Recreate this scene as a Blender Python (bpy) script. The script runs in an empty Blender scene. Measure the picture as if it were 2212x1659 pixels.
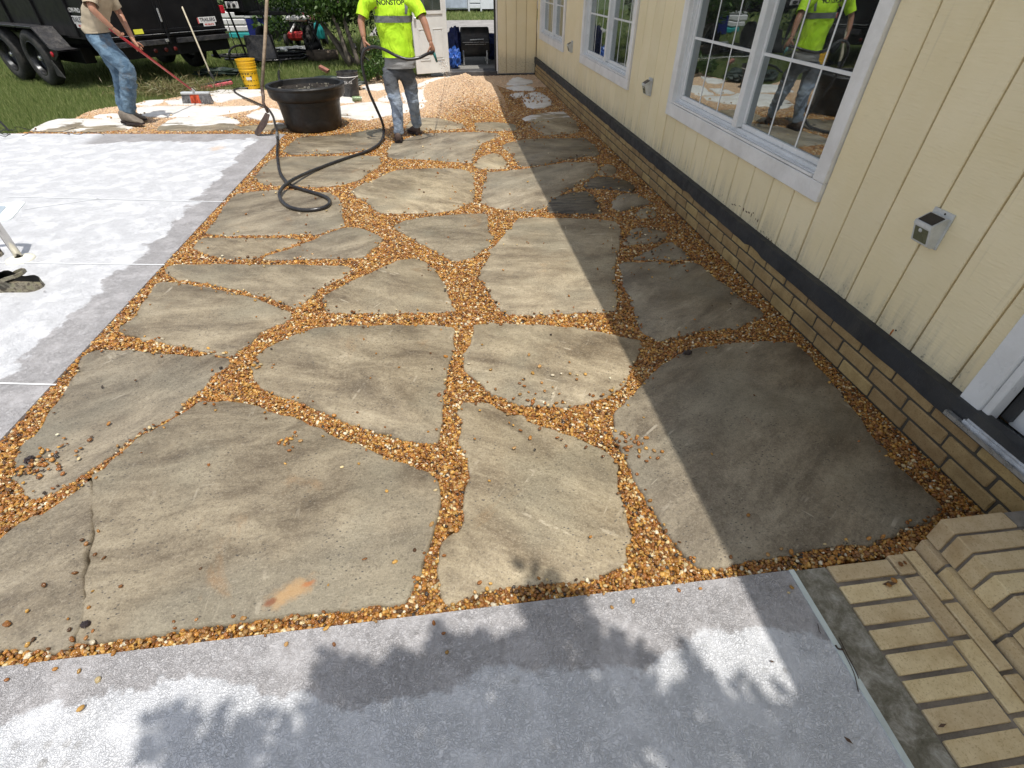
import bpy, bmesh, math, random
import numpy as np
from mathutils import Vector, Matrix, noise, Euler
R = math.radians
rnd = random.Random(7); rng = np.random.default_rng(7)
sc = bpy.context.scene; col = sc.collection
# ---------------------------------------------------------------- camera, sky, sun
CW, FPX, CXP, CYP, CH = 2212., 1059., 1106., 829.5, 1.6
PIT = math.atan(882.5/FPX); YAW = math.atan(171/1378.5)
cd = bpy.data.cameras.new('camera'); cam = bpy.data.objects.new('camera', cd); col.objects.link(cam)
cam.location = (0, 0, CH); cam.rotation_euler = (math.pi/2-PIT, 0, -YAW)
cd.sensor_width = 36; cd.lens = 36*FPX/CW; cd.clip_start = .05; cd.clip_end = 3000
sc.camera = cam
SD = Vector((-.14, .35, -1)).normalized()           # direction the sunlight travels
w = bpy.data.worlds.new('World'); sc.world = w; w.use_nodes = True
nt = w.node_tree; bg = nt.nodes['Background']; sk = nt.nodes.new('ShaderNodeTexSky')
sk.sky_type = 'NISHITA'; sk.sun_disc = False
sk.sun_elevation = math.asin(-SD.z); sk.sun_rotation = math.atan2(-SD.x, -SD.y)
sk.air_density = 1.0; sk.dust_density = 1.5; sk.ozone_density = 1.0
hs = nt.nodes.new('ShaderNodeHueSaturation'); hs.inputs['Saturation'].default_value = .42   # hazy summer sky
nt.links.new(sk.outputs[0], hs.inputs['Color']); nt.links.new(hs.outputs[0], bg.inputs[0]); bg.inputs[1].default_value = .135
sl = bpy.data.lights.new('sun', 'SUN'); so = bpy.data.objects.new('sun', sl); col.objects.link(so)
sl.energy = 3.2; sl.angle = R(.53); sl.color = (1, .955, .88)
so.rotation_euler = SD.to_track_quat('-Z', 'Y').to_euler(); so.location = (0, 0, 12)
sc.view_settings.view_transform = 'Standard'; sc.view_settings.look = 'None'
sc.view_settings.exposure = 0.32; sc.view_settings.gamma = 1; sc.view_settings.use_curve_mapping = False
sc.cycles.max_bounces = 8; sc.cycles.transparent_max_bounces = 24
# ---------------------------------------------------------------- ray geometry (pixel of a 2212 px wide view -> real point on a plane)
F = np.array([math.sin(YAW)*math.cos(PIT), math.cos(YAW)*math.cos(PIT), -math.sin(PIT)])
RT = np.array([math.cos(YAW), -math.sin(YAW), 0]); UP = np.cross(RT, F); C0 = np.array([0, 0, CH])
def ray(x, y): return F*FPX+RT*(x-CXP)-UP*(y-CYP)
def G(x, y, z=0.):
    d = ray(x, y); return C0+d*((z-CH)/d[2])
def onx(x, y, wx):
    d = ray(x, y); return C0+d*(wx/d[0])
def ony(x, y, wy):
    d = ray(x, y); return C0+d*(wy/d[1])
def crop(x0, y0, s): return lambda x, y: ((x0+x/s)/1.8228, (y0+y/s)/1.8228)
kM = lambda x, y: (x, y)
kA = crop(800, 350, 1.2289); kB = crop(0, 1300, 1.1846); kC = crop(1200, 1200, 1.2759); kD = crop(1800, 0, 2.212)
kE = crop(2200, 600, 2.074); kF = crop(400, 800, 2.0109); kG = crop(100, 350, 2.212); kH = crop(1200, 280, 3.16)
kK = crop(2900, 1900, 1.476); k5 = crop(0, 0, 3.687); k6 = crop(500, 0, 4.424); k7 = crop(900, 0, 3.687); k8 = crop(1650, 0, 4.0218)
k2 = crop(900, 0, 2.212); kT = crop(600, 2200, 1.106)
# ---------------------------------------------------------------- material helper
def new_mat(name):
    m = bpy.data.materials.new(name); m.use_nodes = True; t = m.node_tree
    b = t.nodes['Principled BSDF']; return m, t, b
class N:
    """tiny node-graph writer"""
    def __init__(s, t): s.t = t
    def n(s, typ, ins=None, **kw):
        x = s.t.nodes.new(typ)
        for k, v in kw.items(): setattr(x, k, v)
        for k, v in (ins or {}).items():
            if hasattr(v, 'is_output') or isinstance(v, bpy.types.NodeSocket): s.t.links.new(v, x.inputs[k])
            else: x.inputs[k].default_value = v
        return x
    def geo(s): return s.n('ShaderNodeNewGeometry').outputs['Position']
    def obj(s): return s.n('ShaderNodeTexCoord').outputs['Object']
    def mapping(s, v, scale=(1, 1, 1), loc=(0, 0, 0), rot=(0, 0, 0)):
        return s.n('ShaderNodeMapping', {'Vector': v, 'Scale': scale, 'Location': loc, 'Rotation': rot}).outputs[0]
    def noise(s, v, scale, detail=4, rough=.55, dist=0):
        return s.n('ShaderNodeTexNoise', {'Vector': v, 'Scale': scale, 'Detail': detail, 'Roughness': rough, 'Distortion': dist}).outputs[0]
    def voro(s, v, scale, feature='F1', rand=1.):
        return s.n('ShaderNodeTexVoronoi', {'Vector': v, 'Scale': scale, 'Randomness': rand}, feature=feature)
    def ramp(s, f, stops, interp='LINEAR'):
        r = s.n('ShaderNodeValToRGB', {'Fac': f}); cr = r.color_ramp; cr.interpolation = interp
        while len(cr.elements) < len(stops): cr.elements.new(.5)
        for e, (p, c) in zip(cr.elements, stops):
            e.position = p; e.color = (c, c, c, 1) if isinstance(c, (int, float)) else (*c, 1)
        return r.outputs[0]
    def mix(s, f, a, b, mode='MIX'):
        x = s.n('ShaderNodeMix', data_type='RGBA', blend_type=mode)
        for k, v in ((0, f), (6, a), (7, b)):
            if isinstance(v, bpy.types.NodeSocket): s.t.links.new(v, x.inputs[k])
            else: x.inputs[k].default_value = (*v, 1) if isinstance(v, tuple) and len(v) == 3 else v
        return x.outputs[2]
    def math(s, op, a, b=0., c=0., clamp=False):
        x = s.n('ShaderNodeMath', operation=op, use_clamp=clamp)
        for k, v in ((0, a), (1, b), (2, c)):
            if isinstance(v, bpy.types.NodeSocket): s.t.links.new(v, x.inputs[k])
            else: x.inputs[k].default_value = v
        return x.outputs[0]
    def mapr(s, f, a, b, c=0., d=1., smooth=True):
        x = s.n('ShaderNodeMapRange', {'Value': f, 'From Min': a, 'From Max': b, 'To Min': c, 'To Max': d})
        if smooth: x.interpolation_type = 'SMOOTHSTEP'
        return x.outputs[0]
    def sep(s, v):
        x = s.n('ShaderNodeSeparateXYZ', {0: v}); return x.outputs
    def bump(s, h, strength=.3, dist=.01, nrm=None):
        i = {'Height': h, 'Strength': strength, 'Distance': dist}
        if nrm is not None: i['Normal'] = nrm
        return s.n('ShaderNodeBump', i).outputs[0]
def simple(name, c, rough=.6, metal=0., var=.12, scale=6., bump=.1, bscale=60., spec=.5, dirt=None, dirtamt=.35, coat=0.):
    """paint / plastic / cloth with grain, wear and relief"""
    m, t, b = new_mat(name); g = N(t); p = g.obj()
    f = g.noise(p, scale, 5, .6)
    c1 = tuple(max(0, x*(1-var)) for x in c); c2 = tuple(min(1, x*(1+var)) for x in c)
    colr = g.mix(g.mapr(f, .3, .7), c1, c2)
    if dirt:
        d = g.ramp(g.noise(p, scale*.6, 6, .7, .6), [(.45, 0.), (.7, dirtamt)])
        colr = g.mix(d, colr, dirt)
    t.links.new(colr, b.inputs['Base Color'])
    rr = g.mapr(g.noise(p, scale*2.3, 4), .3, .7, max(.03, rough-.1), min(1, rough+.1))
    t.links.new(rr, b.inputs['Roughness']); b.inputs['Metallic'].default_value = metal
    b.inputs['Specular IOR Level'].default_value = spec; b.inputs['Coat Weight'].default_value = coat
    if bump: t.links.new(g.bump(g.noise(p, bscale, 4), bump, .01), b.inputs['Normal'])
    return m
M = {}
# flagstone: tan-grey layered sandstone, wet near, bone dry far away
def mk_stone():
    m, t, b = new_mat('flagstone'); g = N(t); p = g.geo(); oi = g.n('ShaderNodeObjectInfo')
    tint = g.sep(oi.outputs['Color']); rv = oi.outputs['Random']
    off = g.n('ShaderNodeCombineXYZ', {0: g.math('MULTIPLY', rv, 37.), 1: g.math('MULTIPLY', rv, 91.)}).outputs[0]
    ps = g.n('ShaderNodeVectorMath', {0: p, 1: off}, operation='ADD').outputs[0]
    pr = g.n('ShaderNodeVectorRotate', {'Vector': ps, 'Angle': g.math('MULTIPLY', g.math('SUBTRACT', rv, .5), 1.9)}, rotation_type='Z_AXIS').outputs[0]
    st = g.mapping(pr, (1.2, 2.7, 1.))
    big = g.noise(st, 1.7, 11, .72, .35)
    fine = g.noise(g.mapping(pr, (34, 58, 34)), 1., 8, .85, .3)
    spk = g.noise(ps, 130, 3, .7)
    c = g.ramp(big, [(.30, (.09, .072, .052)), (.41, (.185, .155, .112)), (.50, (.30, .262, .195)), (.57, (.39, .345, .26)), (.70, (.53, .48, .375))])
    c = g.mix(g.mapr(fine, .48, .68, 0, .7), c, g.mix(.6, c, (.075, .06, .04)), 'MIX')
    c = g.mix(g.mapr(fine, .45, .3, 0, .5), c, g.mix(.5, c, (.62, .57, .45)), 'MIX')
    # grey-green areas and ochre/rust stains
    c = g.mix(g.mapr(g.noise(ps, 1.3, 3), .5, .68, 0, .5), c, (.27, .265, .215))
    c = g.mix(g.mapr(g.noise(ps, 2.2, 5, .6, 1.), .63, .75, 0, .45), c, (.36, .215, .10))
    c = g.mix(g.mapr(g.noise(ps, 2.3, 9, .78, .3), .5, .70, 0, .62), c, (.125, .105, .078))
    c = g.mix(g.mapr(g.noise(ps, 70, 6, .8), .52, .64, 0, .62), c, (.10, .085, .06))
    c = g.mix(g.mapr(g.noise(ps, 170, 5, .85), .50, .62, 0, .55), c, (.12, .10, .072))
    c = g.mix(g.mapr(g.noise(pr, 120, 5, .85), .44, .34, 0, .5), c, (.52, .475, .375))
    c = g.mix(g.mapr(spk, .5, .7, 0, .35), c, (.50, .46, .38))
    v = g.voro(g.mapping(ps, (1, 1.6, 1)), 44)
    c = g.mix(g.math('MULTIPLY', g.mapr(v.outputs['Distance'], .12, .24, 1, 0), g.mapr(g.noise(ps, 7, 3), .46, .6)), c, (.07, .065, .06))
    # one iron-rust bloom on the near stone
    rp = G(585, 1302); r2 = G(668, 1262)
    def spot(cx, cy, ax, ay, ang, r0, r1):
        q = g.n('ShaderNodeMapping', {'Vector': p, 'Location': (-cx, -cy, 0)}).outputs[0]
        q = g.n('ShaderNodeVectorRotate', {'Vector': q, 'Angle': -ang}, rotation_type='Z_AXIS').outputs[0]
        q = g.n('ShaderNodeVectorMath', {0: q, 1: (1/ax, 1/ay, 0)}, operation='MULTIPLY').outputs[0]
        l = g.n('ShaderNodeVectorMath', {0: q}, operation='LENGTH').outputs['Value']
        return g.mapr(g.math('ADD', l, g.math('MULTIPLY', g.math('SUBTRACT', g.noise(p, 26, 5, .7), .5), 1.7)), r0, r1, 1, 0)
    c = g.mix(g.math('MULTIPLY', spot((rp[0]+r2[0])/2, (rp[1]+r2[1])/2, .085, .042, .45, .3, 1.25), .7), c, (.52, .34, .17))
    c = g.mix(g.math('MULTIPLY', spot(rp[0], rp[1], .024, .018, .5, .3, 1.1), .85), c, (.20, .07, .03))
    c = g.mix(g.math('MULTIPLY', spot(r2[0], r2[1], .03, .014, .3, .2, 1.1), .7), c, (.42, .15, .05))
    # chalky scrape marks
    w1 = g.noise(g.mapping(pr, (2.2, 26, 1), rot=(0, 0, .9)), 1.2, 2, .4)
    w2 = g.noise(g.mapping(pr, (30, 2.4, 1), rot=(0, 0, .35)), 1.2, 2, .4)
    sc_ = g.math('MAXIMUM', g.mapr(w1, .665, .70), g.mapr(w2, .675, .71))
    sc_ = g.math('MULTIPLY', sc_, g.mapr(g.noise(ps, 18, 3), .42, .6))
    sc_ = g.math('MULTIPLY', sc_, g.mapr(g.noise(ps, 1.6, 2), .47, .6))
    c = g.mix(g.math('MULTIPLY', sc_, .55), c, (.60, .56, .47))
    # dark layered slabs (object colour G low) and the stone's own tone (R)
    lay = g.mapr(g.noise(g.mapping(ps, (2.0, 17, 1)), 1.4, 9, .72, 1.3), .40, .60)
    c = g.mix(g.math('MULTIPLY', g.math('SUBTRACT', 1., tint[1]), g.math('MULTIPLY_ADD', lay, .8, .2)), c, (.018, .018, .02))
    c = g.n('ShaderNodeHueSaturation', {'Color': c, 'Value': g.math('MULTIPLY', tint[0], g.math('MULTIPLY_ADD', rv, .22, .9)), 'Saturation': g.math('MULTIPLY_ADD', rv, .3, .93)}).outputs[0]
    c = g.mix(1., c, (.92, .875, .82), 'MULTIPLY')
    # dryness: far stones not yet hosed are powder white
    s = g.sep(p)
    ny = g.noise(g.mapping(p, (1, 1.8, 1)), 1.6, 5, .6, .5)
    dry = g.math('ADD', g.math('SUBTRACT', s[1], 8.05), g.math('MULTIPLY', g.math('SUBTRACT', ny, .5), -3.0))
    dry = g.math('MULTIPLY', g.mapr(dry, -.06, .10), tint[2])
    dustc = g.mix(g.mapr(g.noise(p, 5, 6, .7), .3, .75), (.60, .57, .52), (.80, .79, .76))
    c = g.mix(dry, c, dustc)
    t.links.new(c, b.inputs['Base Color'])
    wr = g.mapr(g.noise(ps, 4, 4), .35, .7, .30, .62)
    t.links.new(g.math('MAXIMUM', wr, g.math('MULTIPLY', dry, .9)), b.inputs['Roughness'])
    h = g.math('ADD', g.math('MULTIPLY', fine, .8), g.math('MULTIPLY', g.noise(g.mapping(pr, (2, 4, 2)), 2.2, 11, .74, .5), 1.8))
    n1 = g.bump(h, .42, .014); n2 = g.bump(g.noise(ps, 260, 3, .7), .35, .0025, n1)
    t.links.new(n2, b.inputs['Normal']); return m
M['stone'] = mk_stone()
def mk_pebble():
    m, t, b = new_mat('pebble'); g = N(t)
    a = g.n('ShaderNodeAttribute', attribute_name='pcol', attribute_type='INSTANCER').outputs['Color']
    p = g.obj()
    c = g.mix(g.mapr(g.noise(p, 1.3, 4, .7), .35, .7, 0, .55), a, g.mix(.6, a, (.10, .045, .015)))
    t.links.new(c, b.inputs['Base Color'])
    wy = g.sep(g.geo())[1]
    t.links.new(g.mapr(wy, 7.5, 9., .17, .75), b.inputs['Roughness'])
    t.links.new(g.bump(g.noise(p, 3, 3), .25, .2), b.inputs['Normal']); return m
M['pebble'] = mk_pebble()
def mk_concrete():
    m, t, b = new_mat('painted_concrete'); g = N(t); p = g.geo(); s = g.sep(p)
    nx = g.math('MULTIPLY', g.math('SUBTRACT', g.noise(p, 2.6, 10, .68, .2), .5), .60)
    # damp fringe along the gravel: strip beside the patio on both sides
    nd = g.math('MULTIPLY', g.math('SUBTRACT', g.noise(p, .8, 2), .5), .5)
    dl = g.math('SUBTRACT', -2.09, s[0]); dn = g.math('MULTIPLY', g.math('SUBTRACT', .775, s[1]), 1.45)
    d = g.math('MAXIMUM', dl, dn)
    damp = g.mapr(g.math('ADD', g.math('ADD', d, nx), nd), .25, .29, 1, 0)
    far = g.mapr(g.math('ADD', s[1], nx), 7.12, 7.16, 0, 1)       # wet band at the far edge of the slab
    damp = g.math('MAXIMUM', damp, g.math('MULTIPLY', far, g.mapr(s[0], -4.6, -4.3)))
    # drip spots
    vo = g.voro(g.mapping(p, (1, 1, 0)), 17, rand=1.)
    sp = g.math('MULTIPLY', g.mapr(g.math('ADD', vo.outputs['Distance'], g.math('MULTIPLY', g.noise(p, 60, 2), .12)), .22, .30, 1, 0), g.mapr(g.noise(p, 2.6, 2), .5, .62))
    sp = g.math('MULTIPLY', sp, g.math('MULTIPLY', g.mapr(s[1], .62, .5), g.mapr(s[1], .1, .32)))
    sp2 = g.math('MULTIPLY', g.mapr(vo.outputs['Distance'], .12, .15, 1, 0), g.mapr(s[0], -4.2, -3.8, 0, 0))
    mott = g.noise(p, 30, 9, .8, .5)
    dryc = g.ramp(mott, [(.3, (.55, .56, .59)), (.42, (.67, .68, .705)), (.56, (.72, .73, .755)), (.72, (.76, .77, .79))])
    dryc = g.mix(g.mapr(g.noise(p, 1.2, 4), .4, .68, 0, .14), dryc, (.50, .52, .57))
    dampc = g.ramp(g.noise(p, 34, 8, .8, .6), [(.32, (.33, .315, .315)), (.5, (.44, .425, .43)), (.68, (.56, .55, .56))])
    c = g.mix(damp, dryc, dampc)
    c = g.mix(g.math('MULTIPLY', sp, .45), c, (.30, .28, .25))
    # tiny dark flecks and curled trowel pits
    v2 = g.voro(g.mapping(p, (30, 75, 1), rot=(0, 0, .3)), 1.)
    c = g.mix(g.math('MULTIPLY', g.mapr(v2.outputs['Distance'], .06, .12, .8, 0), g.mapr(g.noise(p, 5, 3), .56, .66)), c, (.10, .095, .09))
    c = g.mix(g.mapr(g.noise(p, 140, 3, .8), .64, .72, 0, .45), c, (.25, .25, .26))
    # rust bloom
    rx = g.math('ABSOLUTE', g.math('ADD', s[0], 2.75)); ry = g.math('ABSOLUTE', g.math('SUBTRACT', s[1], 6.75))
    rr = g.math('ADD', g.math('ADD', rx, g.math('MULTIPLY', ry, .6)), g.math('MULTIPLY', g.noise(p, 14, 3), .15))
    c = g.mix(g.mapr(rr, .08, .22, .5, 0), c, (.62, .38, .18))
    t.links.new(c, b.inputs['Base Color'])
    t.links.new(g.mapr(damp, 0, 1, .75, .34), b.inputs['Roughness'])
    cr = g.n('ShaderNodeTexVoronoi', {'Vector': g.mix(.12, p, g.n('ShaderNodeTexNoise', {'Vector': p, 'Scale': 40.}).outputs[1]), 'Scale': 62.}, feature='DISTANCE_TO_EDGE').outputs['Distance']
    h = g.math('ADD', g.mapr(cr, 0, .16, 0, .6), g.math('MULTIPLY', g.noise(p, 85, 5, .7), .9))
    h = g.math('MULTIPLY', h, g.mapr(g.noise(p, 6, 3), .35, .6, .35, 1))
    t.links.new(g.bump(h, .85, .006), b.inputs['Normal']); return m
M['concrete'] = mk_concrete()
def mk_brick(name, c1, c2, c3, rough=.75):
    m, t, b = new_mat(name); g = N(t); p = g.geo(); oi = g.n('ShaderNodeObjectInfo').outputs['Random']
    c = g.mix(g.mapr(g.noise(p, 14, 5, .7), .3, .7), c1, c2)
    c = g.mix(g.mapr(g.noise(p, 150, 4, .75), .52, .66, 0, .6), c, c3)
    c = g.mix(g.mapr(g.noise(p, 5, 4), .5, .75, 0, .55), c, c3)
    c = g.n('ShaderNodeHueSaturation', {'Color': c, 'Value': g.math('MULTIPLY_ADD', oi, .34, .8), 'Hue': g.math('MULTIPLY_ADD', oi, .012, .494)}).outputs[0]
    t.links.new(c, b.inputs['Base Color']); b.inputs['Roughness'].default_value = rough
    t.links.new(g.bump(g.noise(p, 190, 5, .8), .55, .004), b.inputs['Normal']); return m
M['brick_wall'] = mk_brick('yellow_brick', (.34, .225, .095), (.46, .325, .15), (.17, .11, .045))
M['brick_step'] = mk_brick('buff_brick', (.68, .52, .29), (.80, .645, .40), (.40, .255, .105))
M['mortar_dark'] = simple('dark_mortar', (.075, .065, .05), .9, bump=.5, bscale=180)
M['mortar'] = simple('grey_mortar', (.30, .27, .235), .9, var=.3, bump=.7, bscale=160, dirt=(.10, .085, .06))
def mk_siding():
    m, t, b = new_mat('yellow_siding'); g = N(t); p = g.geo(); s = g.sep(p); oi = g.n('ShaderNodeObjectInfo').outputs['Random']
    c = g.mix(g.mapr(g.noise(p, 3, 4), .3, .7), (.88, .755, .48), (.92, .80, .54))
    zz = g.math('ADD', s[2], g.math('MULTIPLY', g.noise(g.mapping(p, (1, 9, 1)), 2.2, 6, .65), -.55))
    c = g.mix(g.mapr(zz, -.03, .22, .45, 0), c, (.38, .35, .27))       # mildew splash zone
    mo = g.math('MULTIPLY', g.mapr(zz, -.04, .14, 1, 0), g.mapr(g.noise(p, 46, 6, .8), .52, .64))
    c = g.mix(g.math('MULTIPLY', mo, .8), c, (.06, .06, .055))
    st = g.noise(g.mapping(p, (1, 16, .9)), 1.0, 4, .6)
    c = g.mix(g.mapr(st, .60, .78, 0, .4), c, (.42, .36, .24))          # run-off streaks
    c = g.n('ShaderNodeHueSaturation', {'Color': c, 'Value': g.math('MULTIPLY_ADD', oi, .07, .96)}).outputs[0]
    t.links.new(c, b.inputs['Base Color']); b.inputs['Roughness'].default_value = .62
    h = g.math('ADD', g.noise(g.mapping(p, (1, 5, 60)), 2.4, 5, .6), g.math('MULTIPLY', g.mapr(g.noise(g.mapping(p, (1, 11, 120)), 1.5, 3), .66, .72), .9))
    n1 = g.bump(h, .5, .008)
    t.links.new(g.bump(g.noise(p, 320, 3), .3, .002, n1), b.inputs['Normal']); return m
M['siding'] = mk_siding()
M['groove'] = simple('siding_groove', (.56, .42, .25), .8, dirt=(.2, .14, .08))
M['trim'] = simple('white_trim', (.83, .82, .81), .5, var=.06, scale=4, bump=.25, bscale=90, dirt=(.38, .36, .31), dirtamt=.3)
M['vinyl'] = simple('window_vinyl', (.78, .79, .80), .35, var=.04, bump=.05, dirt=(.45, .43, .38), dirtamt=.22)
M['band'] = simple('charcoal_band', (.030, .032, .036), .7, var=.25, bump=.3, bscale=150, dirt=(.09, .085, .075), dirtamt=.4)
def mk_glass():
    m, t, b = new_mat('window_glass'); g = N(t)
    t.nodes.remove(b); out = [x for x in t.nodes if x.type == 'OUTPUT_MATERIAL'][0]
    gl = g.n('ShaderNodeBsdfGlossy', {'Color': (.85, .92, .93, 1), 'Roughness': .012})
    tr = g.n('ShaderNodeBsdfTransparent', {'Color': (.62, .66, .66, 1)})
    n_ = g.bump(g.noise(g.geo(), 2.2, 2), .06, .02); t.links.new(n_, gl.inputs['Normal'])
    fr = g.n('ShaderNodeFresnel', {'IOR': 1.52}).outputs[0]
    f = g.math('MULTIPLY_ADD', fr, 1.0, .26, clamp=True)
    d = g.n('ShaderNodeBsdfDiffuse', {'Color': (.5, .5, .48, 1)})
    mx = g.n('ShaderNodeMixShader', {0: f, 1: tr.outputs[0], 2: gl.outputs[0]})
    du = g.mapr(g.noise(g.geo(), 3.5, 6, .7), .45, .75, .015, .11)
    mx2 = g.n('ShaderNodeMixShader', {0: du, 1: mx.outputs[0], 2: d.outputs[0]})
    t.links.new(mx2.outputs[0], out.inputs[0]); return m
M['glass'] = mk_glass()
def mk_ground(name, stops, sc1, sc2, bump=.4, rough=.95):
    m, t, b = new_mat(name); g = N(t); p = g.geo()
    f = g.math('ADD', g.math('MULTIPLY', g.noise(p, sc1, 5, .6), .5), g.math('MULTIPLY', g.noise(p, sc2, 6, .75), .5))
    t.links.new(g.ramp(f, stops), b.inputs['Base Color']); b.inputs['Roughness'].default_value = rough
    t.links.new(g.bump(g.noise(p, sc2, 5, .7), bump, .02), b.inputs['Normal']); return m
M['lawn'] = mk_ground('lawn_soil', [(.35, (.035, .05, .014)), (.5, (.065, .095, .022)), (.65, (.12, .14, .05))], 1.2, 40)
M['road'] = mk_ground('grey_gravel_drive', [(.35, (.16, .15, .14)), (.65, (.42, .40, .385))], 2, 9)
M['bed'] = mk_ground('gravel_bed', [(.35, (.05, .024, .008)), (.65, (.22, .11, .04))], 30, 120)
M['carport_floor'] = mk_ground('carport_floor', [(.35, (.16, .155, .145)), (.65, (.32, .31, .29))], 1, 30)
M['soil'] = mk_ground('dark_soil', [(.35, (.035, .022, .012)), (.65, (.13, .085, .045))], 6, 60)
M['strip'] = simple('expansion_joint', (.62, .69, .67), .5, var=.1, scale=9, dirt=(.3, .29, .25), dirtamt=.3)
M['joint_white'] = simple('white_joint', (.80, .82, .83), .5, var=.04)
def mk_oldc():
    m, t, b = new_mat('old_concrete'); g = N(t); p = g.geo()
    c = g.ramp(g.noise(p, 15, 10, .8, .3), [(.34, (.10, .09, .06)), (.47, (.19, .175, .13)), (.58, (.34, .32, .27)), (.7, (.52, .50, .45))])
    t.links.new(c, b.inputs['Base Color']); b.inputs['Roughness'].default_value = .6
    t.links.new(g.bump(g.noise(p, 90, 6, .75), .6, .006), b.inputs['Normal']); return m
M['oldc'] = mk_oldc()
# ---------------------------------------------------------------- mesh helpers
class MB:
    def __init__(s): s.v = []; s.f = []; s.mi = []; s.cur = 0
    def add(s, vs, fs):
        k = len(s.v); s.v += [tuple(v) for v in vs]; s.f += [tuple(i+k for i in f) for f in fs]; s.mi += [s.cur]*len(fs); return s
    def box(s, c, d, rot=None, taper=1.):
        x, y, z = d[0]/2, d[1]/2, d[2]/2
        vs = [Vector((sx*x*(taper if sz > 0 else 1), sy*y*(taper if sz > 0 else 1), sz*z)) for sz in (-1, 1) for sx, sy in ((-1, -1), (1, -1), (1, 1), (-1, 1))]
        if rot is not None:
            q = rot if isinstance(rot, Matrix) else Euler(rot).to_matrix()
            vs = [q @ v for v in vs]
        c = Vector(c); return s.add([v+c for v in vs], [(3, 2, 1, 0), (4, 5, 6, 7), (0, 1, 5, 4), (1, 2, 6, 5), (2, 3, 7, 6), (3, 0, 4, 7)])
    def bb(s, x0, x1, y0, y1, z0, z1): return s.box(((x0+x1)/2, (y0+y1)/2, (z0+z1)/2), (abs(x1-x0), abs(y1-y0), abs(z1-z0)))
    def rbox(s, c, d, r=.01, rot=None):
        """box with chamfered vertical and top edges"""
        x, y, z = d[0]/2, d[1]/2, d[2]/2; r = min(r, x*.6, y*.6, z*.6)
        def ring(ix, h): 
            a, b_ = x-ix, y-ix
            return [(-a+r, -b_, h), (a-r, -b_, h), (a, -b_+r, h), (a, b_-r, h), (a-r, b_, h), (-a+r, b_, h), (-a, b_-r, h), (-a, -b_+r, h)]
        rings = ring(r, -z)+ring(0, -z+r)+ring(0, z-r)+ring(r, z)
        q = (rot if isinstance(rot, Matrix) else Euler(rot).to_matrix()) if rot is not None else Matrix.Identity(3)
        vs = [q @ Vector(v)+Vector(c) for v in rings]; fs = [tuple(range(7, -1, -1)), tuple(range(24, 32))]
        for k in range(3):
            for i in range(8): j = (i+1) % 8; fs.append((k*8+i, k*8+j, k*8+8+j, k*8+8+i))
        return s.add(vs, fs)
    def tube(s, pts, r, seg=8, cap=True):
        pts = [Vector(p) for p in pts]; n = len(pts); rs = r if isinstance(r, (list, tuple)) else [r]*n
        up = None; vs = []
        for i, p in enumerate(pts):
            t = (pts[min(i+1, n-1)]-pts[max(i-1, 0)]).normalized()
            if up is None: up = t.orthogonal().normalized()
            a = (up-t*up.dot(t)); a = a.normalized() if a.length > 1e-5 else t.orthogonal().normalized(); up = a; b_ = t.cross(a)
            vs += [p+(a*math.cos(2*math.pi*k/seg)+b_*math.sin(2*math.pi*k/seg))*rs[i] for k in range(seg)]
        fs = [(i*seg+k, i*seg+(k+1) % seg, (i+1)*seg+(k+1) % seg, (i+1)*seg+k) for i in range(n-1) for k in range(seg)]
        if cap: fs += [tuple(range(seg-1, -1, -1)), tuple((n-1)*seg+k for k in range(seg))]
        return s.add(vs, fs)
    def lathe(s, prof, c=(0, 0, 0), seg=32, rot=None, cap=True):
        q = (rot if isinstance(rot, Matrix) else Euler(rot).to_matrix()) if rot is not None else Matrix.Identity(3)
        vs = [q @ Vector((r*math.cos(2*math.pi*k/seg), r*math.sin(2*math.pi*k/seg), z))+Vector(c) for r, z in prof for k in range(seg)]
        n = len(prof)
        fs = [(i*seg+k, i*seg+(k+1) % seg, (i+1)*seg+(k+1) % seg, (i+1)*seg+k) for i in range(n-1) for k in range(seg)]
        if cap: fs += [tuple(range(seg-1, -1, -1)), tuple((n-1)*seg+k for k in range(seg))]
        return s.add(vs, fs)
    def prism(s, poly, z0, z1):
        n = len(poly); vs = [(x, y, z0) for x, y in poly]+[(x, y, z1) for x, y in poly]
        return s.add(vs, [tuple(range(n-1, -1, -1)), tuple(range(n, 2*n))]+[(i, (i+1) % n, n+(i+1) % n, n+i) for i in range(n)])
    def build(s, name, mat, parent=None, smooth=False, fix=True):
        me = bpy.data.meshes.new(name); me.from_pydata(s.v, [], s.f)
        mats = mat if isinstance(mat, (list, tuple)) else [mat]
        for m in mats: me.materials.append(m)
        if len(mats) > 1: me.polygons.foreach_set('material_index', s.mi)
        if fix:
            b = bmesh.new(); b.from_mesh(me); bmesh.ops.recalc_face_normals(b, faces=b.faces); b.to_mesh(me); b.free()
        if smooth:
            me.polygons.foreach_set('use_smooth', [True]*len(me.polygons))
            if smooth is not True: me.set_sharp_from_angle(angle=R(smooth))
        me.update(); return link(name, me, parent)
def link(name, data, parent=None, loc=None):
    o = bpy.data.objects.new(name, data); col.objects.link(o)
    if parent is not None:
        o.parent = parent
        o.matrix_parent_inverse = Matrix.Identity(4) if parent.get('_local') else (Matrix.Translation(wloc(parent)).inverted())
    if loc is not None: o.location = loc
    return o
def wloc(o):
    v = Vector(o.location)
    return v
def empty(name, loc, label, cat, group=None, local=False, kind=None):
    o = bpy.data.objects.new(name, None); col.objects.link(o); o.location = loc; o.empty_display_size = .1
    tag(o, label, cat, group, kind)
    if local: o['_local'] = 1
    return o
def tag(o, label=None, cat=None, group=None, kind=None):
    if label: o['label'] = label
    if cat: o['category'] = cat
    if group: o['group'] = group
    if kind: o['kind'] = kind
    return o
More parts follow.
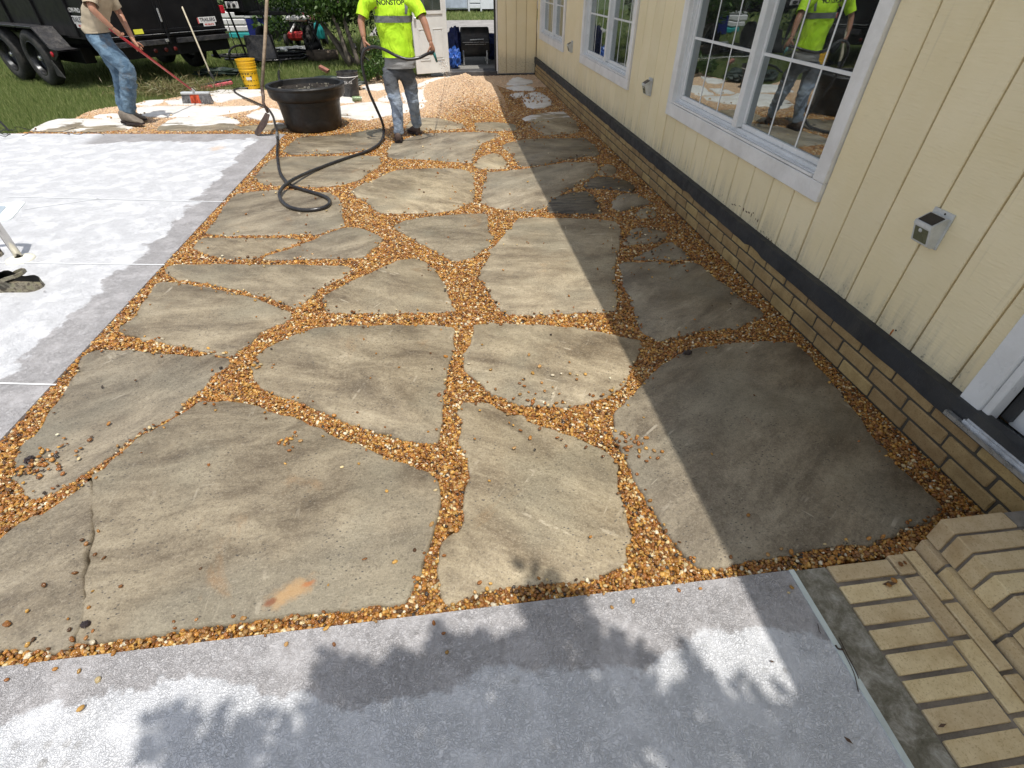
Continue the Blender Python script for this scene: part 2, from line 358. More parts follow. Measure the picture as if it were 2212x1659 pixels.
def copy_tree(o, parent=None, label=None, loc=None):
    c = o.copy(); col.objects.link(c)
    if parent is not None: c.parent = parent; c.matrix_parent_inverse = o.matrix_parent_inverse.copy()
    if label: c['label'] = label
    if loc is not None: c.location = loc
    for ch in list(o.children): copy_tree(ch, c)
    return c
def evald(o):
    """bake modifiers of o into plain mesh data"""
    dg = bpy.context.evaluated_depsgraph_get(); dg.update()
    me = bpy.data.meshes.new_from_object(o.evaluated_get(dg)); o.modifiers.clear(); o.data = me; return o
def mesh_np(name, v, f, mat, parent=None, smooth=False):
    """v (n,3) float, f (m,k) int -> mesh object, fast"""
    me = bpy.data.meshes.new(name); k = f.shape[1]
    me.vertices.add(len(v)); me.vertices.foreach_set('co', np.ascontiguousarray(v, np.float32).ravel())
    me.loops.add(f.size); me.loops.foreach_set('vertex_index', np.ascontiguousarray(f, np.int32).ravel())
    me.polygons.add(len(f)); me.polygons.foreach_set('loop_start', np.arange(0, f.size, k, dtype=np.int32))
    me.polygons.foreach_set('loop_total', np.full(len(f), k, np.int32))
    me.materials.append(mat); me.update(calc_edges=True); me.validate()
    if smooth: me.polygons.foreach_set('use_smooth', [True]*len(me.polygons))
    return link(name, me, parent)
def sheet(name, poly, z, mat, kind='structure', parent=None, th=None):
    b = MB()
    if th: b.prism([(p[0], p[1]) for p in poly], z-th, z)
    else: b.add([(p[0], p[1], z) for p in poly], [tuple(range(len(poly)))])
    o = b.build(name, mat, parent)
    if not th and o.data.polygons[0].normal.z < 0: o.data.flip_normals()
    if kind: o['kind'] = kind
    return o
def inpoly(px, py, poly):
    c = np.zeros(px.shape, bool); n = len(poly)
    for i in range(n):
        x0, y0 = poly[i]; x1, y1 = poly[(i+1) % n]
        if y0 == y1: continue
        c ^= ((y0 > py) != (y1 > py)) & (px < (x1-x0)*(py-y0)/(y1-y0)+x0)
    return c
def textmesh(txt, size, mat, parent, M4, name='lettering', ext=.001, bold=0.):
    cu = bpy.data.curves.new(name, 'FONT'); cu.body = txt; cu.size = size; cu.extrude = ext; cu.align_x = 'CENTER'; cu.align_y = 'CENTER'; cu.offset = bold
    o = bpy.data.objects.new(name, cu); col.objects.link(o)
    dg = bpy.context.evaluated_depsgraph_get(); dg.update()
    me = bpy.data.meshes.new_from_object(o.evaluated_get(dg)); bpy.data.objects.remove(o)
    me.transform(M4); me.materials.clear(); me.materials.append(mat); return link(name, me, parent)
# ================================================================ SETTING
S = 400.
sheet('ground', [(-S, -S), (S, -S), (S, S), (-S, S)], -.07, M['lawn'])
PX0, PY0 = -2.09, .775
lawn_edge = [G(*kG(*q))[:2] for q in [(20, 368), (60, 345), (120, 310), (200, 280), (300, 255), (420, 252), (470, 225), (530, 195), (620, 172), (720, 152), (840, 142), (960, 122), (1050, 95), (1200, 85), (1290, 68), (1370, 55), (1500, 35), (1700, 6)]]
lawn_edge += [G(*q)[:2] for q in [(500, 193), (560, 192), (640, 196), (715, 205), (742, 200), (775, 186), (800, 172), (815, 158), (850, 158), (905, 160)]]
patio_poly = [(PX0, PY0), (1.08, PY0), (1.60, PY0+.02), (1.97, .9), (1.97, 12.02), (.16, 12.02)]+[tuple(p) for p in lawn_edge[::-1]]+[(-5.9, 7.86), (PX0, 7.36)]
bed = sheet('gravel_path_bed', patio_poly, -.035, M['bed'])
deck = MB()
deck.prism([(-14, -5), (1.072, -5), (1.072, PY0), (PX0, PY0), (PX0, 7.36), (-5.9, 7.86), (-14, 8.5)], -.12, 0.)
deck = deck.build('concrete_deck', M['concrete']); deck['kind'] = 'structure'
b = MB(); b.prism([(1.072, -5), (1.09, -5), (1.09, PY0), (1.072, PY0)], -.1, .003); b.build('expansion_joint', M['strip'], deck)
b = MB(); b.prism([(1.091, -5), (1.208, -5), (1.206, PY0-.004), (1.091, PY0-.004)], -.1, -.002); b.build('concrete_border', M['oldc'], deck)
for a, c in (((-60, 567), (356, 573)), ((-60, 423.5), (486, 437)), ((-60, 827), (122, 832)), ((51, 452.8), (220, 429))):
    p, q = G(*a), G(*c); d = Vector(q-p); n = Vector((-d.y, d.x, 0)).normalized()*.0055
    b = MB(); b.add([Vector(p)+n, Vector(p)-n, Vector(q)-n, Vector(q)+n], [(0, 1, 2, 3)]); o = b.build('joint_strip', M['joint_white'], deck)
    for v in o.data.vertices: v.co.z = .004
# ---------------------------------------------------------------- flagstones
crack = [(428, 676), (424, 720), (425, 790), (431, 850), (431, 900), (430, 990), (412, 1030), (417, 1070), (391, 1130), (385, 1160), (402, 1225), (398, 1290), (372, 1380), (345, 1462)]
cz = []
for a_, b_ in zip(crack, crack[1:]):
    for u_, o_ in ((0, 0), (.3, 5), (.62, -4)): cz.append((a_[0]+(b_[0]-a_[0])*u_+o_, a_[1]+(b_[1]-a_[1])*u_))
cr = [kB(*q) for q in cz+[crack[-1]]]
off = lambda pts, d: [(x+d, y) for x, y in pts]
ST = [
 ('n', kM, [(-160, 1260), (-60, 1192), (0, 1165), (40, 1130), (90, 1110), (150, 1070), (182, 1046)]+off(cr, -1.15)+[(150, 1395), (60, 1403), (0, 1400), (-160, 1418)]),
 ('n', kM, off(cr, 1.15)[::-1]+[(214, 1020), (250, 985), (320, 935), (385, 895), (440, 868), (490, 866), (530, 872), (560, 876), (580, 888), (640, 900), (690, 925), (745, 950), (800, 972), (850, 995), (890, 1008), (925, 1022), (952, 1040), (950, 1075), (945, 1120), (935, 1150), (925, 1185), (912, 1225), (895, 1265), (870, 1300), (800, 1310), (700, 1322), (600, 1333), (450, 1352), (300, 1374)]),
 ('n', kB, [(350, 200), (395, 120), (430, 90), (520, 85), (700, 98), (850, 110), (1000, 125), (1080, 130), (1060, 170), (985, 210), (950, 270), (900, 305), (830, 370), (750, 430), (620, 500), (530, 570), (430, 640), (350, 690), (280, 740), (210, 765), (150, 795), (75, 710), (50, 690), (60, 620), (75, 550), (170, 470), (215, 400), (260, 340), (310, 265)]),
 ('n', kF, [(130, 990), (230, 930), (320, 800), (400, 690), (425, 640), (500, 620), (620, 635), (700, 645), (830, 665), (950, 690), (1100, 725), (1250, 760), (1380, 820), (1500, 860), (1510, 880), (1480, 915), (1400, 960), (1280, 1005), (1220, 1050), (1200, 1080), (1170, 1120), (1110, 1145), (1070, 1170), (1050, 1215), (1000, 1205), (900, 1195), (800, 1165), (650, 1135), (500, 1105), (400, 1080), (330, 1060), (200, 1040), (150, 1020)]),
 ('n', kF, [(500, 510), (560, 490), (900, 480), (1200, 485), (1500, 485), (1800, 490), (1950, 497), (1985, 520), (1950, 560), (1880, 600), (1800, 640), (1720, 670), (1680, 710), (1640, 750), (1580, 800), (1545, 830), (1500, 820), (1400, 780), (1300, 735), (1150, 695), (1000, 665), (850, 635), (700, 610), (580, 590), (500, 555)]),
 ('n', kF, [(715, 350), (770, 290), (800, 268), (900, 268), (1100, 270), (1300, 270), (1500, 270), (1580, 280), (1585, 300), (1520, 325), (1450, 345), (1380, 365), (1290, 400), (1215, 434), (1100, 440), (1000, 438), (900, 415), (850, 400), (780, 380)]),
 ('n', kF, [(1265, 440), (1320, 412), (1400, 392), (1500, 362), (1580, 328), (1680, 290), (1750, 260), (1830, 225), (1900, 203), (1980, 190), (2060, 200), (2130, 225), (2200, 260), (2225, 285), (2200, 320), (2140, 355), (2110, 395), (2090, 425), (1950, 435), (1800, 435), (1600, 440), (1400, 447)]),
 ('n', kA, [(160, 505), (250, 495), (330, 488), (420, 488), (520, 490), (600, 500), (650, 520), (672, 550), (668, 590), (680, 640), (690, 660), (620, 680), (560, 700), (480, 700), (300, 705), (150, 708), (10, 700), (20, 680), (60, 630), (100, 570), (130, 530)]),
 ('n', kA, [(245, 430), (280, 380), (330, 340), (400, 328), (500, 325), (620, 325), (720, 322), (850, 325), (862, 350), (845, 380), (800, 400), (770, 430), (700, 455), (600, 470), (520, 470), (430, 465), (330, 465), (270, 450)]),
 ('m', kA, [(385, 300), (420, 265), (450, 240), (520, 228), (600, 228), (720, 215), (830, 195), (870, 190), (880, 220), (870, 265), (820, 290), (740, 300), (620, 310), (500, 312), (420, 315)]),
 ('l', kA, [(885, 300), (910, 265), (990, 235), (1060, 215), (1200, 208), (1330, 207), (1420, 212), (1440, 225), (1400, 240), (1350, 260), (1320, 300), (1305, 345), (1300, 355), (1200, 350), (1100, 340), (1000, 335), (920, 335), (890, 325)]),
 ('l', kA, [(985, 175), (1000, 155), (1060, 140), (1120, 140), (1180, 150), (1250, 170), (1270, 185), (1200, 194), (1080, 198), (1020, 208), (980, 200)]),
 ('m', kA, [(1315, 165), (1400, 160), (1500, 170), (1530, 185), (1510, 198), (1420, 201), (1320, 201)]),
 ('l', kD, [(560, 1030), (640, 1000), (760, 980), (930, 970), (990, 1020), (1040, 1060), (1060, 1110), (1050, 1150), (950, 1160), (850, 1165), (750, 1175), (700, 1140), (660, 1110), (630, 1070)]),
 ('w', kD, [(430, 735), (480, 680), (530, 670), (600, 690), (655, 700), (665, 720), (600, 735), (520, 740)]),
 ('w', kD, [(425, 763), (500, 745), (560, 748), (640, 752), (685, 770), (670, 785), (580, 785), (500, 785)]),
 ('w', kD, [(570, 860), (600, 815), (680, 795), (740, 810), (800, 850), (825, 880), (815, 910), (760, 930), (680, 940), (610, 930)]),
 ('w', kD, [(455, 830), (500, 812), (580, 805), (575, 840), (500, 850)]),
 ('m', kD, [(385, 1265), (450, 1240), (560, 1215), (700, 1205), (900, 1205), (1110, 1200), (1150, 1230), (1200, 1270), (1250, 1330), (1230, 1350), (1100, 1360), (950, 1385), (800, 1420), (650, 1440), (550, 1450), (510, 1400), (480, 1340), (430, 1300)]),
 ('l', kD, [(140, 1430), (190, 1380), (250, 1345), (320, 1330), (380, 1350), (420, 1390), (455, 1430), (430, 1460), (300, 1470), (180, 1465)]),
 ('l', kA, [(720, 490), (770, 460), (830, 440), (900, 405), (960, 390), (1100, 385), (1200, 385), (1270, 395), (1310, 405), (1312, 450), (1315, 500), (1305, 545), (1200, 590), (1050, 600), (900, 600), (860, 600), (820, 580), (800, 550), (740, 520)]),
 ('t', kA, [(1370, 400), (1450, 395), (1550, 385), (1650, 370), (1750, 355), (1850, 352), (1905, 360), (1910, 395), (1870, 430), (1800, 460), (1740, 500), (1700, 540), (1660, 570), (1600, 585), (1540, 590), (1450, 580), (1380, 565), (1345, 550), (1345, 510), (1360, 450)]),
 ('d', kA, [(1665, 560), (1690, 530), (1760, 505), (1860, 495), (1890, 520), (1920, 560), (1930, 600), (1850, 603), (1740, 600), (1660, 597)]),
 ('d', kE, [(200, 265), (240, 220), (330, 195), (430, 205), (530, 225), (600, 250), (635, 280), (600, 315), (540, 310), (450, 300), (350, 290), (230, 290)]),
 ('n', kE, [(320, 165), (350, 115), (400, 90), (460, 105), (475, 140), (460, 175), (400, 185), (340, 180)]),
 ('n', kE, [(430, 400), (500, 345), (560, 335), (650, 345), (700, 375), (760, 410), (740, 425), (660, 435), (580, 460), (500, 480), (450, 460)]),
 ('n', kE, [(615, 510), (640, 475), (700, 455), (770, 455), (800, 500), (780, 530), (700, 535), (640, 535)]),
 ('n', kE, [(520, 745), (560, 680), (600, 620), (680, 605), (800, 625), (900, 650), (895, 680), (820, 720), (720, 740), (600, 745), (540, 760)]),
 ('n', kE, [(600, 870), (700, 820), (820, 765), (930, 730), (960, 760), (1010, 790), (1060, 840), (1085, 872), (1000, 872), (900, 876), (780, 862), (700, 872)]),
 ('n', kE, [(500, 910), (560, 885), (640, 890), (800, 888), (950, 912), (1100, 892), (1150, 920), (1230, 975), (1300, 1040), (1380, 1090), (1450, 1150), (1520, 1210), (1600, 1250), (1680, 1310), (1670, 1340), (1550, 1390), (1400, 1430), (1300, 1440), (1150, 1460), (1000, 1490), (900, 1510), (830, 1525), (760, 1510), (700, 1470), (660, 1440), (630, 1350), (610, 1270), (600, 1190), (560, 1140), (530, 1080), (520, 1000), (495, 950)]),
 ('t', kA, [(1520, 625), (1600, 620), (1750, 625), (1900, 630), (2000, 640), (2020, 670), (2025, 720), (2010, 790), (1990, 850), (1990, 900), (2000, 960), (2005, 1020), (2000, 1070), (1900, 1075), (1750, 1085), (1600, 1090), (1480, 1090), (1430, 1060), (1400, 1010), (1370, 960), (1330, 915), (1345, 870), (1375, 820), (1400, 770), (1440, 720), (1490, 670)]),
 ('n', kA, [(915, 665), (970, 640), (1080, 620), (1200, 610), (1340, 603), (1375, 605), (1380, 660), (1395, 720), (1390, 745), (1340, 790), (1290, 815), (1240, 835), (1190, 820), (1130, 785), (1050, 745), (980, 705)]),
 ('n', kA, [(575, 1000), (640, 965), (720, 925), (820, 880), (900, 845), (960, 825), (1010, 815), (1080, 835), (1120, 870), (1150, 910), (1175, 960), (1190, 1010), (1200, 1040), (1230, 1070), (1100, 1080), (900, 1082), (700, 1085), (600, 1080), (570, 1040)]),
 ('n', kM, [(560, 760), (600, 740), (640, 720), (680, 708), (750, 703), (850, 702), (940, 702), (985, 708), (980, 730), (975, 770), (965, 800), (960, 850), (955, 890), (950, 955), (930, 960), (880, 950), (820, 935), (760, 915), (700, 890), (640, 865), (590, 850), (560, 835), (545, 810), (540, 790)]),
 ('l', kM, [(1020, 700), (1100, 698), (1180, 702), (1250, 708), (1320, 722), (1380, 735), (1390, 750), (1375, 780), (1360, 800), (1345, 835), (1300, 860), (1250, 875), (1190, 880), (1130, 870), (1090, 860), (1050, 840), (1020, 815), (1000, 795), (1005, 760), (1020, 730)]),
 ('l', kM, [(1000, 868), (1040, 870), (1070, 885), (1130, 905), (1190, 925), (1250, 945), (1300, 965), (1325, 980), (1335, 1020), (1340, 1060), (1350, 1100), (1358, 1150), (1350, 1180), (1355, 1220), (1290, 1245), (1230, 1255), (1150, 1262), (1070, 1270), (1010, 1288), (958, 1310), (953, 1290), (948, 1240), (950, 1200), (970, 1165), (995, 1150), (998, 1100), (1005, 1060), (1018, 1015), (1005, 985), (995, 950)]),
 ('n', kM, [(1405, 808), (1430, 790), (1470, 765), (1500, 752), (1560, 745), (1640, 738), (1720, 740), (1745, 770), (1790, 820), (1840, 880), (1890, 950), (1940, 1010), (1990, 1050), (2030, 1085), (2040, 1100), (2000, 1130), (1940, 1150), (1880, 1170), (1800, 1180), (1700, 1195), (1620, 1210), (1560, 1222), (1500, 1225), (1470, 1190), (1440, 1150), (1410, 1100), (1380, 1050), (1360, 1010), (1335, 960), (1328, 920), (1325, 895), (1350, 870), (1380, 840)]),
 ('w', kG, [(60, 355), (200, 285), (300, 260), (450, 262), (700, 265), (840, 262), (860, 320), (920, 330), (900, 340), (600, 365), (300, 362)]),
 ('n', kG, [(590, 245), (640, 220), (800, 212), (825, 245), (700, 256)]),
 ('w', kG, [(1180, 350), (1200, 320), (1260, 285), (1340, 250), (1500, 245), (1700, 245), (1800, 255), (1850, 290), (1780, 310), (1850, 322), (1780, 350), (1400, 355)]),
 ('w', kG, [(1000, 210), (980, 165), (1050, 150), (1250, 147), (1500, 147), (1700, 152), (2030, 142), (2000, 165), (1900, 185), (1750, 210), (1600, 235), (1400, 237), (1200, 237), (1040, 230)]),
 ('n', kG, [(1215, 105), (1380, 80), (1480, 90), (1640, 122), (1500, 132), (1250, 132)]),
 ('w', kG, [(1560, 40), (1700, 10), (2040, 8), (2030, 55), (1950, 70), (1800, 85), (1720, 110), (1670, 112)]),
 ('w', kG, [(965, 130), (1080, 98), (1195, 95), (1170, 118), (1085, 138)]),
 ('w', kG, [(1950, 235), (2000, 200), (2060, 175), (2150, 170), (2212, 190), (2300, 260), (2200, 262), (2050, 262)]),
 ('n', kG, [(1810, 340), (1920, 322), (2212, 290), (2300, 330), (2200, 350), (2000, 362)]),
 ('w', kH, [(440, 430), (560, 410), (700, 390), (900, 375), (1040, 400), (1300, 400), (1480, 400), (1490, 440), (1300, 500), (1100, 530), (1060, 540), (900, 570), (780, 600), (640, 590), (520, 570), (450, 560)]),
 ('w', kH, [(700, 200), (800, 170), (960, 150), (1000, 220), (900, 240), (780, 230)]),
 ('w', kH, [(1200, 270), (1400, 230), (1500, 215), (1690, 212), (1690, 290), (1640, 350), (1500, 380), (1240, 385)]),
 ('w', kH, [(1450, 205), (1600, 130), (1780, 65), (1900, 70), (1960, 85), (1850, 140), (1700, 180), (1550, 200)]),
 ('n', kH, [(1340, 190), (1530, 110), (1640, 80), (1740, 78), (1600, 125), (1440, 195)]),
 ('w', kH, [(900, 350), (1000, 300), (1130, 300), (1160, 370), (920, 370)]),
 ('w', kH, [(380, 270), (640, 345), (620, 385), (400, 395), (100, 400), (100, 300)]),
]
stones = []
def soften(poly, rr):
    """resample an outline and roughen it into a broken-stone edge"""
    p = np.array(poly, float); out = []
    n = len(p)
    for i in range(n):
        a, b_ = p[i], p[(i+1) % n]; L = np.linalg.norm(b_-a); k = max(1, int(L/.022))
        for j in range(k): out.append(a+(b_-a)*j/k)
    q = np.array(out)
    for _ in range(1): q = .25*np.roll(q, 1, 0)+.5*q+.25*np.roll(q, -1, 0)
    nr = np.roll(q, -1, 0)-np.roll(q, 1, 0); nr = np.stack([nr[:, 1], -nr[:, 0]], 1); nr /= (np.linalg.norm(nr, axis=1)[:, None]+1e-9)
    dsp = np.array([noise.noise(Vector((x*9, y*9, rr)))*.010+noise.noise(Vector((x*30, y*30, rr)))*.008+max(0, noise.noise(Vector((x*13, y*13, rr+9)))-.25)*.05 for x, y in q])
    return q+nr*dsp[:, None]
patio = bed
TINT = {'n': (1., 1., 1.), 'l': (1.16, 1., 1.), 't': (1.22, 1., 1.), 'm': (1., .62, 1.), 'd': (.75, .1, .4), 'w': (1.05, 1., 1.)}
for i, (k, cf, pl) in enumerate(ST):
    wp = [G(*cf(*q))[:2] for q in pl]
    if k == 'w' and cf is kG: cc_ = np.mean(wp, 0); wp = [p+(p-cc_)/np.linalg.norm(p-cc_)*.035 for p in wp]
    ar = sum(wp[j][0]*wp[(j+1) % len(wp)][1]-wp[(j+1) % len(wp)][0]*wp[j][1] for j in range(len(wp)))
    if ar < 0: wp = wp[::-1]
    if k in ('n', 'l', 't', 'm', 'd') or k == 'w': q = soften(wp, i*1.7)
    stones.append(q); n = len(q)
    cen = q.mean(0); zt = .002+.004*math.sin(i*2.3); tx, ty = rnd.uniform(-.003, .003), rnd.uniform(-.003, .003)
    zf = lambda x, y: zt+tx*(x-cen[0])+ty*(y-cen[1])
    nr = np.roll(q, -1, 0)-np.roll(q, 1, 0); nr = np.stack([-nr[:, 1], nr[:, 0]], 1); nr /= (np.linalg.norm(nr, axis=1)[:, None]+1e-9)
    rings = []
    for ins, dz in ((-.004, -.05), (-.002, -.014), (.002, -.004), (.009, 0.)):
        qq = q+nr*ins; rings.append([(x, y, zf(x, y)+dz+(.0015*noise.noise(Vector((x*30, y*30, 1))) if dz > -.02 else 0)) for x, y in qq])
    vs = sum(rings, []); fs = [(r*n+j, r*n+(j+1) % n, (r+1)*n+(j+1) % n, (r+1)*n+j) for r in range(3) for j in range(n)]
    fs.append(tuple(3*n+j for j in range(n)))
    b = MB(); b.add(vs, fs); o = b.build('flagstone', M['stone'], patio, smooth=50, fix=False); o.color = (*TINT[k], 1)
    bb_ = q
# ---------------------------------------------------------------- gravel pebbles (geometry-node instances on scattered points)
def pile_h(x, y):
    """height of the gravel heap left near the gate"""
    cx, cy = .42, 10.0
    u = (x-cx)/np.where(x < cx, .80, .78); v = (y-cy)/np.where(y < cy, 2.1, 1.9)
    r = np.sqrt(u*u+v*v+.25*u*v); a = np.clip(1-r, 0, 1)
    return .31*(a**1.15)+.03*a*np.sin(x*7+1)*np.sin(y*5)
def scatter(x0, x1, y0, y1, sp, z0, zj, seed, keep=None, ignore=False):
    r_ = np.random.default_rng(seed); xs = np.arange(x0, x1, sp); ys = np.arange(y0, y1, sp)
    X, Y = np.meshgrid(xs, ys); X = X.ravel()+r_.uniform(-.45, .45, X.size)*sp; Y = Y.ravel()+r_.uniform(-.45, .45, Y.size)*sp
    ok = inpoly(X, Y, patio_poly); X, Y = X[ok], Y[ok]
    H = pile_h(X, Y); on = np.zeros(X.shape, bool)
    for q in stones:
        mn, mx = q.min(0), q.max(0); s_ = (X > mn[0]) & (X < mx[0]) & (Y > mn[1]) & (Y < mx[1]) & (~on)
        if s_.any(): idx = np.where(s_)[0]; on[idx] = inpoly(X[idx], Y[idx], q)
    k_ = (~on) | (H > .012)
    X, Y, H = X[k_], Y[k_], H[k_]
    Z = z0+H+r_.uniform(-zj, zj, X.size)
    return np.stack([X, Y, Z], 1)
P_ = []; SZ = []
for (y0, y1, sp, ly, s0) in ((PY0, 2.3, .0088, 2, .0056), (2.3, 4.6, .0115, 2, .0069), (4.6, 8.0, .0155, 1, .0090), (8.0, 12.0, .017, 1, .0098)):
    for l in range(ly):
        a = scatter(-2.1, 1.965, y0, y1, sp, (-.022, -.010)[l] if ly == 2 else (-.014 if y0 < 7 else -.020), .0035 if l == 0 else .005, 11+l+int(y0*10))
        P_.append(a); SZ.append(np.full(len(a), s0))
a = scatter(-5.9, -2.1, 7.3, 11.5, .0165, -.020, .004, 77); P_.append(a); SZ.append(np.full(len(a), .0095))
# strays lying on stones and concrete
def strays(n, x0, x1, y0, y1, seed, s0, near=None):
    r_ = np.random.default_rng(seed); X = r_.uniform(x0, x1, n); Y = r_.uniform(y0, y1, n)
    return np.stack([X, Y, np.full(n, .007)+s0*.35], 1), np.full(n, s0)
def fringe(n, seed, smax=.03, s0=.006, yr=(0, 13)):
    r_ = np.random.default_rng(seed); out = []
    wgt = np.array([len(q) for q in stones], float); wgt /= wgt.sum()
    while len(out) < n:
        q = stones[r_.choice(len(stones), p=wgt)]; j = r_.integers(len(q)); p = q[j]
        if not yr[0] < p[1] < yr[1]: continue
        c = q.mean(0); d = (c-p)/np.linalg.norm(c-p); out.append([*(p+d*abs(r_.normal(0, smax))+r_.normal(0, .006, 2)), .006+s0*.4])
    return np.array(out), np.full(n, s0)*np.clip(1+.06*np.array(out)[:, 1], 1, 1.7)
for z in (strays(90, -2.0, 1.8, .85, 4, 5, .005), strays(110, -2.0, 1.8, 4, 8, 6, .007), fringe(700, 8, .010, .0052, (0, 7.6)), fringe(200, 9, .05, .005, (0, 7.6)), fringe(120, 10, .012, .006, (0, 3)), fringe(60, 14, .05, .008, (7, 12))):
    P_.append(z[0]); SZ.append(z[1])
hot = [(kB(150, 640), .045, 60), (kB(250, 600), .10, 26), (kB(1350, 520), .03, 16), (kB(180, 1340), .2, 14), (kM(1180, 862), .16, 60), (kE(720, 850), .14, 60), (kE(700, 680), .16, 60), (kC(1640, 720), .05, 40), (kF(1720, 800), .05, 30), (kF(1200, 1280), .06, 20), (kD(560, 860), .25, 120), (kD(600, 1080), .12, 50), (kE(700, 520), .12, 60), (kK(980, 560), .05, 5)]
for (q, sg, n_) in hot:
    c = G(*q); r_ = np.random.default_rng(int(c[1]*100)); a = np.stack([r_.normal(c[0], sg, n_), r_.normal(c[1], sg, n_), np.full(n_, .01)], 1); P_.append(a); SZ.append(np.full(n_, .0065 if c[1] < 5 else .009))
a = np.stack([rng.uniform(-2.09, 1.06, 26), .775-np.abs(rng.normal(0, .05, 26)), np.full(26, .004)], 1); P_.append(a); SZ.append(np.full(26, .006))
PT = np.concatenate(P_); SZ = np.concatenate(SZ)
crk = [G(x-10, y)[:2] for x, y in cr[:-2]]+[G(x+10, y)[:2] for x, y in cr[:-2][::-1]]; kp = ~inpoly(PT[:, 0], PT[:, 1], crk); PT, SZ = PT[kp], SZ[kp]
n = len(PT); print('pebbles', n)
pal = np.array([[.48, .215, .042], [.62, .35, .085], [.33, .125, .028], [.21, .085, .022], [.76, .60, .32], [.50, .285, .10], [.11, .055, .022], [.84, .74, .54], [.40, .19, .065], [.045, .04, .035]])
ci = rng.choice(len(pal), n, p=[.23, .16, .17, .13, .065, .085, .055, .03, .06, .015])
PC = pal[ci]*rng.uniform(.6, 1.15, (n, 1))
dry = np.clip((PT[:, 1]-7.9-rng.normal(0, .35, n)-.4*np.sin(PT[:, 0]*2.))/1.1, 0, 1)[:, None]
dry *= np.where((PT[:, 0] > 1.0) & (PT[:, 1] < 10.5), .15, 1)[:, None]
PC = PC*(1-dry)+(PC*.42+np.array([.68, .53, .385])*.78)*dry; PC = np.clip(PC, .01, .9)
# source pebbles: lumpy flattened spheres (never linked to the scene by themselves)
def pebble_src(k):
    bm_ = bmesh.new(); bmesh.ops.create_icosphere(bm_, subdivisions=2, radius=1.)
    r_ = random.Random(k); ax = (1.25+.3*r_.random(), .9+.2*r_.random(), .62+.2*r_.random())
    for v in bm_.verts:
        d = 1+.22*noise.noise(v.co*1.3+Vector((k*7, 0, 0))); v.co = Vector((v.co.x*ax[0]*d, v.co.y*ax[1]*d, v.co.z*ax[2]*d))
    me = bpy.data.meshes.new('pebble'); bm_.to_mesh(me); bm_.free(); me.polygons.foreach_set('use_smooth', [True]*len(me.polygons))
    me.materials.append(M['pebble']); return bpy.data.objects.new('pebble', me)
def gn_instances(name, pts, scale, rot, colr, srcs, label=None, cat=None, parent=None):
    me = bpy.data.meshes.new(name); me.vertices.add(len(pts)); me.vertices.foreach_set('co', pts.astype(np.float32).ravel())
    at = me.attributes.new('psc', 'FLOAT_VECTOR', 'POINT'); at.data.foreach_set('vector', scale.astype(np.float32).ravel())
    at = me.attributes.new('prot', 'FLOAT_VECTOR', 'POINT'); at.data.foreach_set('vector', rot.astype(np.float32).ravel())
    at = me.attributes.new('pcol', 'FLOAT_COLOR', 'POINT'); at.data.foreach_set('color', np.concatenate([colr, np.ones((len(colr), 1))], 1).astype(np.float32).ravel())
    at = me.attributes.new('pid', 'INT', 'POINT'); at.data.foreach_set('value', rng.integers(0, len(srcs), len(pts)).astype(np.int32))
    me.update(); o = link(name, me, parent)
    t = bpy.data.node_groups.new(name+'_nodes', 'GeometryNodeTree')
    t.interface.new_socket('Geometry', in_out='INPUT', socket_type='NodeSocketGeometry'); t.interface.new_socket('Geometry', in_out='OUTPUT', socket_type='NodeSocketGeometry')
    gi = t.nodes.new('NodeGroupInput'); go = t.nodes.new('NodeGroupOutput'); j = t.nodes.new('GeometryNodeGeometryToInstance')
    for s_ in reversed(srcs):
        oi = t.nodes.new('GeometryNodeObjectInfo'); oi.inputs['Object'].default_value = s_; oi.transform_space = 'ORIGINAL'
        t.links.new(oi.outputs['Geometry'], j.inputs[0])
    def attr(nm, dt):
        a_ = t.nodes.new('GeometryNodeInputNamedAttribute'); a_.data_type = dt; a_.inputs[0].default_value = nm; return a_.outputs[0]
    ip = t.nodes.new('GeometryNodeInstanceOnPoints'); t.links.new(gi.outputs[0], ip.inputs['Points']); t.links.new(j.outputs[0], ip.inputs['Instance'])
    ip.inputs['Pick Instance'].default_value = True; t.links.new(attr('pid', 'INT'), ip.inputs['Instance Index'])
    er = t.nodes.new('FunctionNodeEulerToRotation'); t.links.new(attr('prot', 'FLOAT_VECTOR'), er.inputs[0]); t.links.new(er.outputs[0], ip.inputs['Rotation'])
    t.links.new(attr('psc', 'FLOAT_VECTOR'), ip.inputs['Scale']); t.links.new(ip.outputs[0], go.inputs[0])
    md = o.modifiers.new('scatter', 'NODES'); md.node_group = t
    tag(o, label, cat, kind='stuff'); return o
scl = SZ[:, None]*rng.uniform(.75, 1.3, (n, 1))*np.where(rng.random((n, 1)) < .04, 1.45, 1.)*rng.uniform(.9, 1.1, (n, 3))
rot = np.stack([rng.normal(0, .45, n), rng.normal(0, .45, n), rng.uniform(0, 6.28, n)], 1)
gn_instances('gravel', PT, scl, rot, PC, [pebble_src(k) for k in range(6)], 'wet golden brown pea gravel filling the joints between the flagstones', 'gravel')
# the heap's core, so that no light shows through it
xs = np.linspace(-.6, 1.35, 40); ys = np.linspace(7.6, 12.0, 60); X, Y = np.meshgrid(xs, ys); Z = pile_h(X, Y)-.022
ii = np.arange(39*59); r0 = (ii//39)*40+ii % 39
o = mesh_np('gravel_heap_core', np.stack([X.ravel(), Y.ravel(), Z.ravel()], 1), np.stack([r0, r0+1, r0+41, r0+40], 1), M['bed'], smooth=True)
tag(o, 'base of the pale pea gravel heap spread before the gate', 'gravel', kind='stuff')
